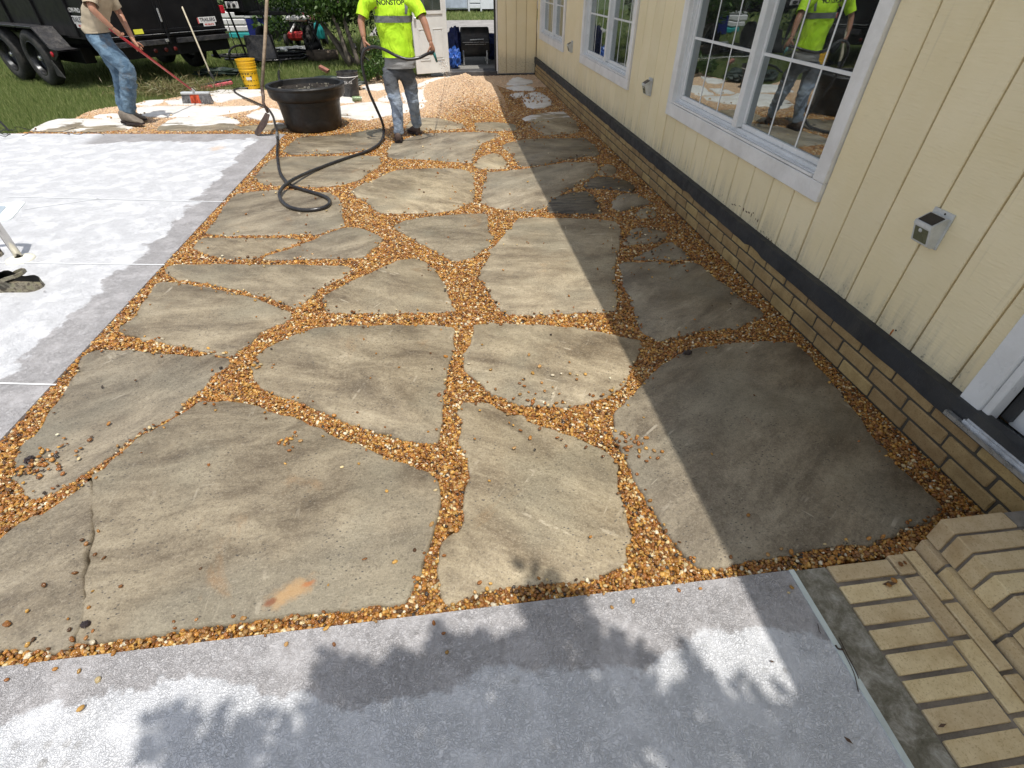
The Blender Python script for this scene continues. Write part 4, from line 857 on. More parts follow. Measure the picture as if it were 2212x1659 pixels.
# clog shoes
def mk_camo():
    m, t, b = new_mat('camouflage_foam'); g = N(t); p = g.obj()
    c = g.ramp(g.noise(p, 34, 5, .6, 1.5), [(.34, (.06, .05, .035)), (.45, (.15, .13, .09)), (.52, (.27, .24, .18)), (.6, (.17, .165, .09)), (.7, (.34, .31, .24))], 'LINEAR')
    t.links.new(c, b.inputs['Base Color']); b.inputs['Roughness'].default_value = .55
    t.links.new(g.bump(g.noise(p, 120, 4), .3, .004), b.inputs['Normal']); return m
M['camo'] = mk_camo(); M['shoe_in'] = simple('shoe_lining', (.018, .018, .02), .8)
def clog(name, loc, ang, label, scl=1.45):
    root = empty(name, loc, label, 'clog shoe', 'clogs left on the deck', local=True); root.rotation_euler = (0, 0, ang); root.scale = (scl, scl, scl*.86)
    # sections from heel (x=0) to toe (x=.30): half width, height, closed top?
    L_ = .30; K = 40; J = 26
    def hw_(u): return .036+.020*math.sin(min(1, u*1.35)*math.pi*.5)*1.0-.012*math.exp(-((u-.38)/.16)**2) if u < .82 else (.056*math.sqrt(max(.001, 1-((u-.82)/.185)**2)))
    def hh(u): return .062-.016*math.sin(min(1, u/.45)*math.pi)+.0 if u < .42 else (.088-.01*(u-.42)-.20*max(0, u-.62)**1.5 if u < .93 else .06*math.sqrt(max(.02, 1-((u-.93)/.075)**2)))
    def hc(u):
        keys = [(0, .030), (.03, .055), (.12, .056), (.3, .048), (.42, .066), (.5, .086), (.6, .080), (.75, .066), (.88, .054), (.96, .040), (1, .020)]
        for (a, va), (c_, vc) in zip(keys, keys[1:]):
            if u <= c_: w_ = (u-a)/(c_-a); w_ = w_*w_*(3-2*w_); return va+(vc-va)*w_
        return .02
    def wc(u):
        keys = [(0, .012), (.03, .030), (.12, .040), (.4, .043), (.65, .053), (.8, .053), (.92, .040), (.98, .022), (1, .008)]
        for (a, va), (c_, vc) in zip(keys, keys[1:]):
            if u <= c_: w_ = (u-a)/(c_-a); w_ = w_*w_*(3-2*w_); return va+(vc-va)*w_
        return .008
    def open_(u): return 0 if u > .52 else min(1, (.52-u)/.07)
    for part, sc_, mat in (('upper', 1., M['camo']), ('lining', .9, M['shoe_in'])):
        vs = []
        for i in range(K+1):
            u = i/K; w_, h_ = wc(u)*sc_, hc(u)*(sc_ if part == 'upper' else .97); o_ = open_(u)
            a1 = math.pi*(.5-.33*o_)                              # how far the side wraps over
            for j in range(J+1):
                s_ = -1+2*j/J; a = a1*abs(s_)*0+0
                th = (s_)*(math.pi/2)                          # -90..90 from left rim over sole to right rim
                # param: left rim -> down side -> sole -> up side -> right rim
                tt = abs(s_); sg = 1 if s_ > 0 else -1
                if tt < .35: y = sg*w_*(tt/.35); z = .006 if part == 'lining' else 0
                else:
                    q = (tt-.35)/.65; ang_ = q*a1/ (math.pi/2)*math.pi/2
                    full = q*(math.pi/2)*(1-o_)+q*(math.pi*.30)*o_
                    y = sg*w_*math.cos(full)**.8 if not o_ else sg*w_*(math.cos(full)**.8*(1-o_)+(1-.13*q)*o_); z = h_*math.sin(min(math.pi/2, full*(1+.67*o_)))**.75 if full > 0 else 0
                    z = max(z, .006 if part == 'lining' else 0)
                vs.append((u*L_, y, z))
        fs = [(i*(J+1)+j, i*(J+1)+j+1, (i+1)*(J+1)+j+1, (i+1)*(J+1)+j) for i in range(K) for j in range(J)]
        b = MB(); b.add(vs, fs); b.build(part, mat, root, smooth=True)
    b = MB(); out = [(u*L_, -wc(u)*1.06) for u in [k/30 for k in range(31)]]+[(u*L_, wc(u)*1.06) for u in [k/30 for k in range(30, -1, -1)]]
    b.prism(out, 0.0, .014); b.build('sole', M['camo'], root, smooth=40)
    st = [(.155-.0, -.047, .045), (.13, -.050, .062), (.09, -.046, .078), (.055, -.03, .085), (.045, 0, .087), (.055, .03, .085), (.09, .046, .078), (.13, .050, .062), (.155, .047, .045)]
    b = MB(); n_ = len(st); vs = []
    for x, y, z in st: d = Vector((0, y, 0)).normalized()*.004 if abs(y) > .01 else Vector((-.004, 0, 0)); vs += [Vector((x, y, z+.009))+d, Vector((x, y, z-.009))+d, Vector((x, y, z-.009))-d, Vector((x, y, z+.009))-d]
    b.add(vs, [(i*4+k, i*4+(k+1) % 4, i*4+4+(k+1) % 4, i*4+4+k) for i in range(n_-1) for k in range(4)]+[(3, 2, 1, 0), tuple(n_*4-4+k for k in range(4))]); b.build('heel_strap', M['camo'], root, smooth=40)
    for k, (x, y, z) in enumerate(((.19, -.032, .068), (.205, -.012, .076), (.205, .012, .076), (.22, -.030, .060), (.235, -.01, .064), (.225, .012, .068), (.245, -.028, .048), (.21, -.0545, .03), (.235, -.054, .028), (.175, -.050, .05))):
        nn = Vector((.25, y*14, .9 if z > .04 else .1)).normalized()
        b = MB(); b.lathe([(.0055, -.003), (.0055, .003)], Vector((x, y, z)), 10, nn.to_track_quat('Z', 'Y').to_matrix()); b.build('vent_hole', M['shoe_in'], root)
    return root
pp = G(118, 603)
clog('clog', (float(pp[0])-.01, float(pp[1])-.125, 0), R(180-9), 'camouflage clog lying beside the white flange of the handrail')
qq = G(6, 552); clog('clog', (float(qq[0]), float(qq[1]), 0), R(180+8), 'second camouflage clog, only its heel showing at the left edge')
# dark stake and tangled wire at the lawn corner
st_ = G(20, 283); b = MB(); b.tube([Vector(st_), Vector(st_)+Vector((-.30, .12, .55))], .012, 8); o = b.build('stake', M['black']); tag(o, 'thin black stake leaning at the lawn corner on the far left', 'stake')
b = MB(); r_ = random.Random(4); c = G(10, 290)
for k in range(7):
    pts = [Vector((c[0]+r_.uniform(-.3, 1.0), c[1]+r_.uniform(-.25, .25), .012+r_.uniform(0, .03)))]
    for q in range(7): pts.append(pts[-1]+Vector((r_.uniform(-.12, .16), r_.uniform(-.07, .07), 0))); pts[-1].z = .008+r_.uniform(0, .05)
    b.tube(pts, .0035, 5)
o = b.build('tangled_wire', M['black']); tag(o, 'tangle of thin dark wire on the far left corner of the white deck', 'wire')
# ================================================================ DUMP TRAILER
M['trailer'] = simple('black_trailer_paint', (.006, .006, .007), .38, var=.3, scale=3, bump=.05, bscale=20, dirt=(.02, .019, .018), dirtamt=.4)
M['trailer'].node_tree.nodes['Principled BSDF'].inputs['Specular IOR Level'].default_value = .22
M['plate'] = simple('worn_steel_plate', (.03, .03, .034), .4, .3, var=.4, scale=14, bump=.8, bscale=46, dirt=(.14, .13, .12), dirtamt=.6)
M['tyre'] = simple('tyre_rubber', (.018, .018, .018), .75, var=.3, scale=14, bump=.3, dirt=(.09, .08, .065), dirtamt=.5)
M['rim'] = simple('grey_rim', (.025, .027, .03), .35, .7, var=.2, dirt=(.18, .17, .16), dirtamt=.4)
M['redlens'] = simple('red_lens', (.40, .012, .025), .25, bump=0)
M['redlens_dark'] = simple('dim_red_lens', (.10, .01, .008), .3, bump=0)
M['sticker'] = simple('white_sticker', (.72, .71, .70), .4, var=.05, dirt=(.4, .35, .33), dirtamt=.3)
M['sticker_ink'] = simple('sticker_ink', (.04, .035, .04), .5)
M['sticker_red'] = simple('sticker_red', (.52, .10, .09), .5)
M['yellowtag'] = simple('yellow_tag', (.75, .72, .06), .5)
sv = Vector((.787, -.617, 0)); rv = Vector((.617, .787, 0)); uz = Vector((0, 0, 1))
TC = Vector((-5.72, 10.87, 0))                    # rear-left corner on the ground
TM = Matrix((rv, -sv, uz)).transposed()           # local: x across the rear, y forward, z up
tr = empty('dump_trailer', TC, 'black tandem axle dump trailer parked on the lawn behind the men', 'trailer', local=True); tr.rotation_euler = TM.to_euler()
TW = 2.42
def tb_(name, mat, *boxes, r=.006):
    b = MB()
    for (x0, x1, y0, y1, z0, z1) in boxes: b.rbox(((x0+x1)/2, (y0+y1)/2, (z0+z1)/2), (x1-x0, y1-y0, z1-z0), r)
    return b.build(name, mat, tr)
tb_('side_panel', M['trailer'], (.0, .05, .06, 4.3, .78, 2.0))
tb_('side_panel', M['trailer'], (TW-.05, TW, .06, 4.3, .78, 2.0))
tb_('floor', M['trailer'], (.05, TW-.05, .06, 4.3, .74, .80)); tb_('front_panel', M['trailer'], (.05, TW-.05, 4.25, 4.3, .8, 2.0))
for y in np.arange(.5, 4.2, 1.2): tb_('side_rib', M['trailer'], (-.035, .0, y, y+.06, .78, 1.98))
tb_('top_rail', M['trailer'], (-.04, .06, .06, 4.3, 1.98, 2.06)); tb_('top_rail', M['trailer'], (TW-.06, TW+.04, .06, 4.3, 1.98, 2.06))
for x0, x1 in ((.075, TW/2-.02), (TW/2+.02, TW-.075)):
    tb_('barn_door', M['trailer'], (x0, x1, .0, .04, .80, 1.98)); tb_('door_frame', M['trailer'], (x0, x1, -.02, -.0005, .80, .85), (x0, x0+.05, -.0205, -.0005, .851, 1.98), (x1-.05, x1, -.0205, -.0005, .851, 1.98), (x0+.051, x1-.051, -.018, -.0005, 1.42, 1.47))
for x in (.0, TW-.07): tb_('rear_post', M['trailer'], (x, x+.07, -.01, .06, .78, 2.0))
tb_('rear_post', M['trailer'], (TW/2-.018, TW/2+.018, -.035, .03, .62, 2.0))
tb_('rear_sill', M['trailer'], (-.02, TW+.02, -.02, .06, .735, .779))
o = tb_('sill_lip', M['alu'], (.02, TW/2-.05, -.032, -.021, .775, .783), (TW/2+.05, TW-.02, -.032, -.021, .775, .783), r=.002)
tb_('bumper', M['plate'], (-.0, TW/2-.06, -.05, .02, .62, .70), (TW/2+.14, TW, -.05, .02, .62, .70)); tb_('rear_beam', M['trailer'], (0, TW, .025, .12, .44, .73))
for x in (1.25, 1.45, 1.63): b = MB(); b.lathe([(.034, 0), (.034, .018), (.02, .026)], (x-.35, .024, .535), 16, (R(90), 0, 0)); b.build('tail_light', M['redlens_dark'], tr, smooth=40)
tb_('latch', M['alu'], (TW/2-.05, TW/2-.02, -.06, -.036, .95, 1.15), (TW/2-.09, TW/2-.03, -.055, -.036, .655, .70), r=.004)
b = MB()
for k in range(11): b.tube([(TW+.06, -.03, .92-k*.055), (TW+.075+(k % 2)*.012, -.03, .892-k*.055), (TW+.06, -.03, .865-k*.055)], .008, 5)
b.build('chain', M['rim'], tr)
tb_('red_bracket', M['redlens'], (TW+.005, TW+.09, -.03, .03, 1.02, 1.15), r=.01)
# stickers: lettering as on the trailer
def sticker(x0, x1, z0, z1, txt, size, ink, y=-.024):
    tb_('sticker', M['sticker'], (x0, x1, y, y+.003, z0, z1), r=.001)
    textmesh(txt, size, ink, tr, Matrix.Translation(((x0+x1)/2, y-.001, (z0+z1)/2)) @ Matrix.Rotation(R(90), 4, 'X'), ext=.0005, bold=.002)
sticker(1.90, 2.26, .895, .985, 'TRAILERS', .075, M['sticker_ink']); sticker(1.97, 2.22, .84, .893, '903.785.5713', .036, M['sticker_red'])
b = MB(); b.bb(1.875, 1.90, -.0235, -.0205, .885, .975); b.build('sticker_end', M['sticker_red'], tr)
def side_sticker(y0, y1, z0, z1, txt, size, ink, plate=True):
    if plate: b = MB(); b.bb(-.004, -.0005, y0, y1, z0, z1); b.build('sticker', M['sticker'], tr)
    textmesh(txt, size, ink, tr, Matrix.Translation((-.0055, (y0+y1)/2, (z0+z1)/2)) @ Matrix.Rotation(R(-90), 4, 'Z') @ Matrix.Rotation(R(90), 4, 'X'), ext=.0005, bold=.002)
side_sticker(-.02+.1, .56, 1.12, 1.19, 'LOW-PRO', .085, M['sticker'], False); side_sticker(.08, .58, .97, 1.08, 'TRAILERS', .10, M['sticker_ink']); side_sticker(.08, .46, .915, .968, '903.785.5713', .045, M['sticker_red'])
tb_('tag', M['yellowtag'], (.62, .78, -.055, -.051, .80, .87), r=.001)
# wheels and fender on both sides
def wheel(x, y, flip):
    q = (0, R(-90 if not flip else 90), 0); c = (x, y, .43)
    W = MB(); pr = [(.235, .02), (.25, -.0), (.30, -.012), (.345, -.008), (.372, .012), (.388, .03), (.392, .06), (.392, .15), (.388, .18), (.372, .198), (.345, .218), (.25, .21), (.235, .19)]
    t_ = W.lathe([(r*1.1, .105-h) for r, h in pr], c, 48, q, cap=False).build('wheel', M['tyre'], tr, smooth=50)
    r_ = MB(); r_.lathe([(.26, .085), (.267, .10), (.255, .104), (.246, .09), (.235, -.02), (.21, -.04), (.08, -.02), (.075, .01), (.04, .02), (.0, .02)], c, 40, q, cap=False).build('rim', M['rim'], t_, smooth=30)
    h = MB(); h.lathe([(.042, .01), (.042, .05), (.034, .065), (.0, .067)], c, 20, q, cap=False); h.build('hub', M['alu'], t_, smooth=40)
    for k in range(6):
        a = k*math.pi/3; b = MB(); cc = Matrix.Rotation(a, 3, 'X') @ Vector((0, 0, .065)); sx = -1 if not flip else 1
        b.lathe([(.011, 0), (.011, .025)], (x-sx*.01, y+cc.y, .43+cc.z), 6, q); b.build('lug_nut', M['alu'], t_)
wy = (1.80, 2.98)
for y in wy: wheel(-.22, y, False); wheel(TW+.22, y, True)
for sx, xa, xb in ((-1, -.34, -.005), (1, TW+.005, TW+.34)):
    b = MB(); prof = [(.80, .60), (1.03, .62), (1.36, .91), (3.4, .91), (3.72, .60)]
    vs = []; 
    for (y, z) in prof: vs += [(xa, y, z), (xb, y, z), (xa, y, z-.02), (xb, y, z-.02)]
    fs = []
    for i in range(len(prof)-1): k = i*4; fs += [(k, k+1, k+5, k+4), (k+2, k+6, k+7, k+3), (k, k+4, k+6, k+2), (k+1, k+3, k+7, k+5)]
    b.add(vs, fs); b.build('fender', M['plate'], tr)
    b = MB(); xo = xa if sx < 0 else xb
    for (y0, z0), (y1, z1) in zip(prof, prof[1:]): b.tube([(xo, y0, z0), (xo, y1, z1)], .010, 6)
    b.build('fender_edge', M['rim'], tr)
    b = MB(); vs = [(xo, .80, .60), (xo, 1.03, .61), (xo, 1.17, .46), (xo, 1.03, .44), (xo, .82, .54)]; b.add(vs+[(x+(.02 if sx < 0 else -.02), y, z) for x, y, z in vs], [(0, 1, 2, 3, 4), (9, 8, 7, 6, 5), (0, 5, 6, 1), (1, 6, 7, 2), (2, 7, 8, 3), (3, 8, 9, 4), (4, 9, 5, 0)]); b.build('fender_bracket', M['trailer'], tr)
    b = MB(); b.lathe([(.042, 0), (.040, .012), (.02, .02)], (xo-(.001 if sx < 0 else -.001), 1.03, .535), 20, (0, -R(90)*1 if sx < 0 else R(90), 0)); b.build('marker_light', M['redlens'], tr, smooth=40)
    b = MB(); vs = [(xo, 1.2, .44), (xo, 1.0, .18), (xo, 1.26, .20)]; b.add(vs+[(x+.015, y, z) for x, y, z in vs], [(0, 1, 2), (5, 4, 3), (0, 3, 4, 1), (1, 4, 5, 2), (2, 5, 3, 0)]); b.build('mud_flap', M['tyre'], tr)
tb_('chassis_rail', M['trailer'], (.35, .43, .12, 5.4, .50, .73)); tb_('chassis_rail', M['trailer'], (TW-.43, TW-.35, .12, 5.4, .50, .73))
tb_('axle', M['trailer'], (-.1, TW+.1, 1.75, 1.85, .38, .48), (-.1, TW+.1, 2.75, 2.85, .38, .48))
tb_('spring_hanger', M['trailer'], (.1, .3, 1.0, 3.1, .35, .60), (TW-.3, TW-.1, 1.0, 3.1, .35, .60))
tb_('tool_box', M['trailer'], (.3, TW-.3, 4.5, 5.0, .7, 1.2)); tb_('tongue', M['trailer'], (TW/2-.05, TW/2+.05, 5.0, 6.6, .52, .64)); tb_('jack', M['trailer'], (TW/2+.10, TW/2+.18, 5.7, 5.8, .0, .9))
# dark utility trailer with valve panel beyond it
ut = empty('equipment_trailer', (-4.0, 16.5, 0), 'dark equipment trailer with a white twin knob panel beyond the dump trailer', 'trailer')
c = ony(*k6(1830, 90), 13.6)
def wb(name, mat, x0, x1, y0, y1, z0, z1, par, r=.008, rot=None): b = MB(); b.rbox(((x0+x1)/2, (y0+y1)/2, (z0+z1)/2), (x1-x0, y1-y0, z1-z0), r, rot); return b.build(name, mat, par)
wb('panel', M['sticker'], c[0]-.125, c[0]+.13, 13.58, 13.6, c[2]-.055, c[2]+.06, ut, .02)
for dx in (-.055, .045):
    b = MB(); b.lathe([(.03, 0), (.034, .02), (.02, .06), (.012, .07)], (c[0]+dx, 13.58, c[2]), 14, (R(90), 0, 0)); b.build('knob', M['black'], ut, smooth=40)
wb('body', M['trailer'], c[0]-.16, c[0]+.22, 13.605, 15.2, c[2]-.12, c[2]+.7, ut); wb('deck', M['trailer'], c[0]-.10, c[0]+1.1, 13.9, 15.8, c[2]-.19, c[2]-.125, ut)
wb('ramp', M['plate'], c[0]+.02, c[0]+.62, 13.66, 13.70, .16, .60, ut, rot=(R(-8), 0, 0))
for x in (c[0]+.0, c[0]+.66): b = MB(); b.tube([(x, 13.64, .12), (x-.18, 13.72, 1.25)], .022, 6); b.build('strut', M['trailer'], ut)
for x in (c[0]-.05, c[0]+1.05):
    b = MB(); b.lathe([(.16, -.08), (.30, -.09), (.33, -.05), (.33, .05), (.30, .09), (.16, .08)], (x, 15.4, .33), 32, (0, R(90), 0)); b.build('wheel', M['tyre'], ut, smooth=40)
# ================================================================ TUB, BUCKETS, SMALL TOOLS
M['tub'] = simple('black_rubber_tub', (.009, .009, .0095), .5, var=.3, scale=5, bump=.3, bscale=30, dirt=(.07, .06, .05), dirtamt=.4)
M['tubwater'] = simple('murky_water', (.045, .038, .032), .12, var=.5, scale=9, bump=.15, bscale=16)
kc = (-1.77, 7.72, 0)
tub = empty('rubber_tub', kc, 'large round black rubber tub of rinse water beside the man in the vest', 'tub')
b = MB(); pr = [(.0, 0), (.345, 0), (.362, .02), (.375, .12), (.392, .30), (.402, .325), (.405, .345), (.455, .37), (.475, .395), (.485, .48), (.495, .49), (.500, .505), (.492, .518), (.455, .520), (.445, .512), (.44, .40), (.40, .34), (.35, .05), (0, .04)]
b.lathe(pr, kc, 56, cap=False); b.build('shell', M['tub'], tub, smooth=35)
b = MB(); b.lathe([(0, .455), (.442, .455)], kc, 48, cap=False); b.build('water', M['tubwater'], tub)
b = MB(); r_ = random.Random(2)
for k in range(60):
    a = r_.uniform(0, 6.28); q = r_.uniform(0, .4)**.8; b.box((kc[0]+q*math.cos(a), kc[1]+q*math.sin(a), .458), (r_.uniform(.01, .04), r_.uniform(.008, .02), .006), (0, 0, r_.uniform(0, 3)))
b.build('floating_debris', M['oldc'], tub)
M['yplastic'] = simple('yellow_bucket_plastic', (.78, .47, .015), .35, var=.05, bump=.03, dirt=(.35, .22, .05), dirtamt=.25)
M['ink'] = simple('black_print', (.02, .018, .015), .5)
yb = empty('bucket_stack', (-3.47, 11.0, 0), 'stack of yellow buckets with black print standing on the lawn edge', 'bucket')
def pail(name, par, c, z0, r0, r1, h, mat, seg=36):
    b = MB(); pr = [(0, z0), (r0, z0), (r0+(r1-r0)*.72, z0+h*.72), (r0+(r1-r0)*.72+.008, z0+h*.73), (r0+(r1-r0)*.78+.008, z0+h*.755), (r0+(r1-r0)*.78, z0+h*.765), (r1-.004, z0+h*.86), (r1+.005, z0+h*.865), (r1+.005, z0+h*.885), (r1-.002, z0+h*.89), (r1, z0+h*.97), (r1+.007, z0+h*.975), (r1+.007, z0+h), (r1-.004, z0+h), (r1-.006, z0+h*.9), (r0-.003, z0+.01), (0, z0+.01)]
    b.lathe(pr, (c[0], c[1], 0), seg, cap=False); return b.build(name, mat, par, smooth=35)
YC = (-3.47, 11.0)
pail('bucket', yb, YC, 0.0, .128, .158, .38, M['yplastic']); pail('bucket', yb, YC, .065, .128, .160, .385, M['yplastic'])
def wraptext(txt, size, c, r, z, a0, mat, par, bold=.003, fac=0.):
    """lettering bent round a bucket of radius r (facing -y at a0)"""
    cu = bpy.data.curves.new('t', 'FONT'); cu.body = txt; cu.size = size; cu.align_x = 'CENTER'; cu.offset = bold; cu.resolution_u = 2
    o = bpy.data.objects.new('t', cu); col.objects.link(o); dg = bpy.context.evaluated_depsgraph_get(); dg.update()
    me = bpy.data.meshes.new_from_object(o.evaluated_get(dg)); bpy.data.objects.remove(o)
    for v in me.vertices:
        a = a0+v.co.x/r; rr = r+fac*v.co.y; v.co = Vector((c[0]+rr*math.sin(a), c[1]-rr*math.cos(a), z+v.co.y))
    me.materials.clear(); me.materials.append(mat); return link('lettering', me, par)
wraptext('TASTEBUDS', .045, YC, .1515, .235, .25, M['ink'], yb, fac=.08) if False else None
b = MB(); r_ = random.Random(9)
for (z, n_, hh) in ((.238, 13, .026), (.13, 8, .018), (.055, 13, .020), (.19, 3, .05)):
    for k in range(n_):
        a = -1.35+2.7*k/n_+r_.uniform(-.04, .04); rr = .132+.082*z; w_ = r_.uniform(.012, .026); h_ = hh*r_.uniform(.5, 1)
        vs = [(YC[0]+(rr+.0015+.08*dz)*math.sin(a+da), YC[1]-(rr+.0015+.08*dz)*math.cos(a+da), z+dz) for da, dz in ((-w_/rr/2, -h_/2), (w_/rr/2, -h_/2), (w_/rr/2, h_/2), (-w_/rr/2, h_/2))]; b.add(vs, [(0, 1, 2, 3)])
b.build('print', M['ink'], yb)
b = MB(); rr = .1475
b.add([(YC[0]+(rr+.003+.08*dz)*math.sin(a), YC[1]-(rr+.003+.08*dz)*math.cos(a), .165+dz) for dz in (-.022, .022) for a in (-.15, .05, .25, .45)], [(0, 1, 5, 4), (1, 2, 6, 5), (2, 3, 7, 6)]); b.build('label', M['sticker'], yb)
M['bkt'] = simple('scuffed_black_bucket', (.022, .022, .024), .45, var=.3, scale=14, bump=.1, dirt=(.16, .16, .155), dirtamt=.5)
BC = (-1.57, 10.0)
bk = empty('black_bucket', (BC[0], BC[1], 0), 'scuffed black bucket with white lettering right behind the tub', 'bucket')
pail('shell', bk, BC, 0, .140, .172, .36, M['bkt']); b = MB(); b.lathe([(0, .30), (.163, .30)], (BC[0], BC[1], 0), 24, cap=False); b.build('contents', M['soil'], bk)
wraptext('EXTERIOR', .062, BC, .157, .195, -.42, M['sticker'], bk, fac=.09)
b = MB(); b.tube([(BC[0]+.172, BC[1]-.02, .29), (BC[0]+.13, BC[1]-.15, .275), (BC[0]+.02, BC[1]-.185, .215), (BC[0]-.07, BC[1]-.175, .19), (BC[0]-.172, BC[1]-.02, .29)], .0035, 6); b.build('bail', M['alu'], bk)
b = MB(); b.lathe([(.175, .285), (.180, .29), (.175, .298)], (BC[0], BC[1], 0), 32, cap=False); b.build('collar', M['sticker'], bk, smooth=True)
M['can'] = simple('green_can_print', (.10, .17, .05), .35, .2, var=.6, scale=40, dirt=(.5, .55, .42), dirtamt=.8)
c = G(772, 219); b = MB(); cn = empty('drink_can', c, 'green patterned can lying on white stone beside the black bucket', 'can')
b.lathe([(.028, -.075), (.036, -.068), (.038, -.06), (.038, .06), (.036, .068), (.028, .075)], (c[0], c[1], .04), 20, (0, R(90), R(4))); b.build('can_body', M['can'], cn, smooth=35)
b = MB(); b.lathe([(.0, .074), (.029, .074), (.029, .078)], (c[0], c[1], .04), 20, (0, R(90), R(4))); b.build('can_end', M['alu'], cn)
M['redbrick'] = simple('red_brick', (.30, .13, .095), .9, var=.2, scale=20, bump=.5)
b = MB(); c = G(*k7(1400, 1075)); b.rbox((c[0], c[1], .09), (.20, .09, .06), .004, (R(10), R(24), R(-20))); tag(b.build('loose_brick', M['redbrick']), 'single red brick tilted on the grass behind the tub', 'brick')
# shovel leaning on the tub
M['ash'] = simple('weathered_ash_handle', (.30, .225, .155), .7, var=.3, scale=12, bump=.4, bscale=40, dirt=(.10, .075, .05), dirtamt=.5)
M['blade'] = simple('rusty_shovel_steel', (.085, .055, .045), .55, .4, var=.4, scale=14, bump=.4, dirt=(.22, .16, .12), dirtamt=.6)
sh = empty('shovel', G(557, 293), 'long handled shovel with rusty blade standing against the left of the tub', 'shovel')
k2r = crop(950, 380, 7.373)
h0 = Vector(ony(*k2r(775, 470), 7.30)); h1 = Vector(ony(*k2r(640, 180), 7.34)); h2 = Vector(ony(*k2r(640, 0), 7.38)); h3 = Vector(ony(566, 190, 7.45)); h4 = Vector(ony(573, 80, 7.62)); h5 = Vector(ony(578, -40, 7.85))
b = MB(); b.tube([h0, h1, h2, h3], [.017, .017, .020, .021], 10); b.build('socket', M['blade'], sh, smooth=True)
b = MB(); b.tube([h3, h4, h5, h5+(h5-h4)*.4], .0195, 10); b.build('handle', M['ash'], sh, smooth=True)
t0 = Vector(G(*k2r(480, 1150))); t1 = Vector(ony(*k2r(392, 1005), 7.42)); u0 = Vector(ony(*k2r(828, 525), 7.24)); u1 = Vector(ony(*k2r(700, 465), 7.36))
b = MB(); vs = []; K = 9; J = 6
for i in range(K):
    u = i/(K-1); L_ = t0.lerp(u0, u); R_ = t1.lerp(u1, u)
    for j in range(J):
        v = j/(J-1); p = L_.lerp(R_, v); bow = .030*math.sin(math.pi*v)*(.4+.6*math.sin(math.pi*min(1, u+.25)))
        p = p+Vector((-.8, .35, .1)).normalized()*bow+Vector((.9, -.3, -.2))*(.03*math.sin(math.pi*u)*(1-v)); vs.append(p)
n_ = len(vs); th = Vector((.004, -.004, .001)); vs2 = [p+th for p in vs]
fs = [(i*J+j, i*J+j+1, (i+1)*J+j+1, (i+1)*J+j) for i in range(K-1) for j in range(J-1)]; fs += [tuple(n_+q for q in f[::-1]) for f in fs]
rim_ = [(i*J, (i+1)*J) for i in range(K-1)]+[(i*J+J-1, (i+1)*J+J-1) for i in range(K-1)]+[(j, j+1) for j in range(J-1)]+[((K-1)*J+j, (K-1)*J+j+1) for j in range(J-1)]
fs += [(a, c_, c_+n_, a+n_) for a, c_ in rim_]
b.add(vs+vs2, fs); b.build('blade', M['blade'], sh, smooth=40)
# hose: supply line, wraps by the shovel, loop on the stones, up to the man's hands
M['hose'] = simple('black_rubber_hose', (.018, .017, .019), .32, var=.3, scale=8, bump=.1, dirt=(.10, .09, .085), dirtamt=.35)
def smooth_path(pts, n=8):
    pts = [Vector(p) for p in pts]; out = []
    P4 = [pts[0]*2-pts[1]]+pts+[pts[-1]*2-pts[-2]]
    for i in range(1, len(P4)-2):
        a, b_, c_, d = P4[i-1:i+3]
        for k in range(n):
            t = k/n; out.append(.5*((2*b_)+(c_-a)*t+(2*a-5*b_+4*c_-d)*t*t+(3*b_-a-3*c_+d)*t**3))
    return out+[pts[-1]]
RH = .0165
g0 = lambda x, y, z=RH: G(x, y, z)
hose_pts = [g0(*k7(2020, 780)) if False else None]
path = [g0(555, 187), g0(535, 190), g0(512, 192), g0(506, 197), g0(520, 207), g0(545, 218), g0(562, 226), g0(575, 231), g0(583, 240), g0(590, 252), g0(594, 268), g0(598, 282), g0(600, 305), g0(599, 325), g0(600, 345), g0(606, 375), g0(625, 398), g0(650, 408), g0(690, 420), g0(710, 430), g0(711, 441), g0(695, 450), g0(660, 454), g0(625, 447), g0(606, 430), g0(606, 412, .045), g0(625, 393, .05), g0(660, 375, .03), g0(700, 359), g0(750, 341), g0(790, 328), g0(815, 314), g0(826, 300, .03), Vector(ony(829, 282, 6.95)), Vector(ony(825, 262, 6.88)), Vector(ony(812, 232, 6.80)), Vector(ony(798, 200, 6.76)), Vector(ony(787, 165, 6.73)), Vector(ony(782, 135, 6.72)), Vector(ony(784, 117, 6.71)), Vector(ony(790, 106, 6.70)), Vector(ony(806, 101, 6.68)), Vector(ony(830, 107, 6.62)), Vector(ony(855, 120, 6.56)), Vector(ony(880, 128, 6.54)), Vector(ony(905, 125, 6.56)), Vector(ony(922, 117, 6.62)), Vector(ony(936, 112, 6.70))]
b = MB(); b.tube(smooth_path(path, 6), RH, 10); hose = b.build('garden_hose', M['hose'], None, smooth=True); tag(hose, 'black hose looping over the flagstones up to the hands of the man in the vest', 'hose')
b = MB(); q = g0(598.5, 288); q2 = g0(599, 296); b.tube([Vector(q), Vector(q2)], .022, 10); b.build('coupling', M['alu'], hose, smooth=40)
path = [g0(850, 172, .05), g0(835, 160, .05), g0(815, 148, .05), g0(795, 130, .10), g0(780, 118, .2), Vector(ony(770, 105, 12.4)), Vector(ony(765, 95, 12.9))]
b = MB(); b.tube(smooth_path(path, 6), .02, 8); tag(b.build('rubber_hose', M['hose'], None, smooth=True), 'straight black hose leaning behind the legs of the man in the vest', 'hose')
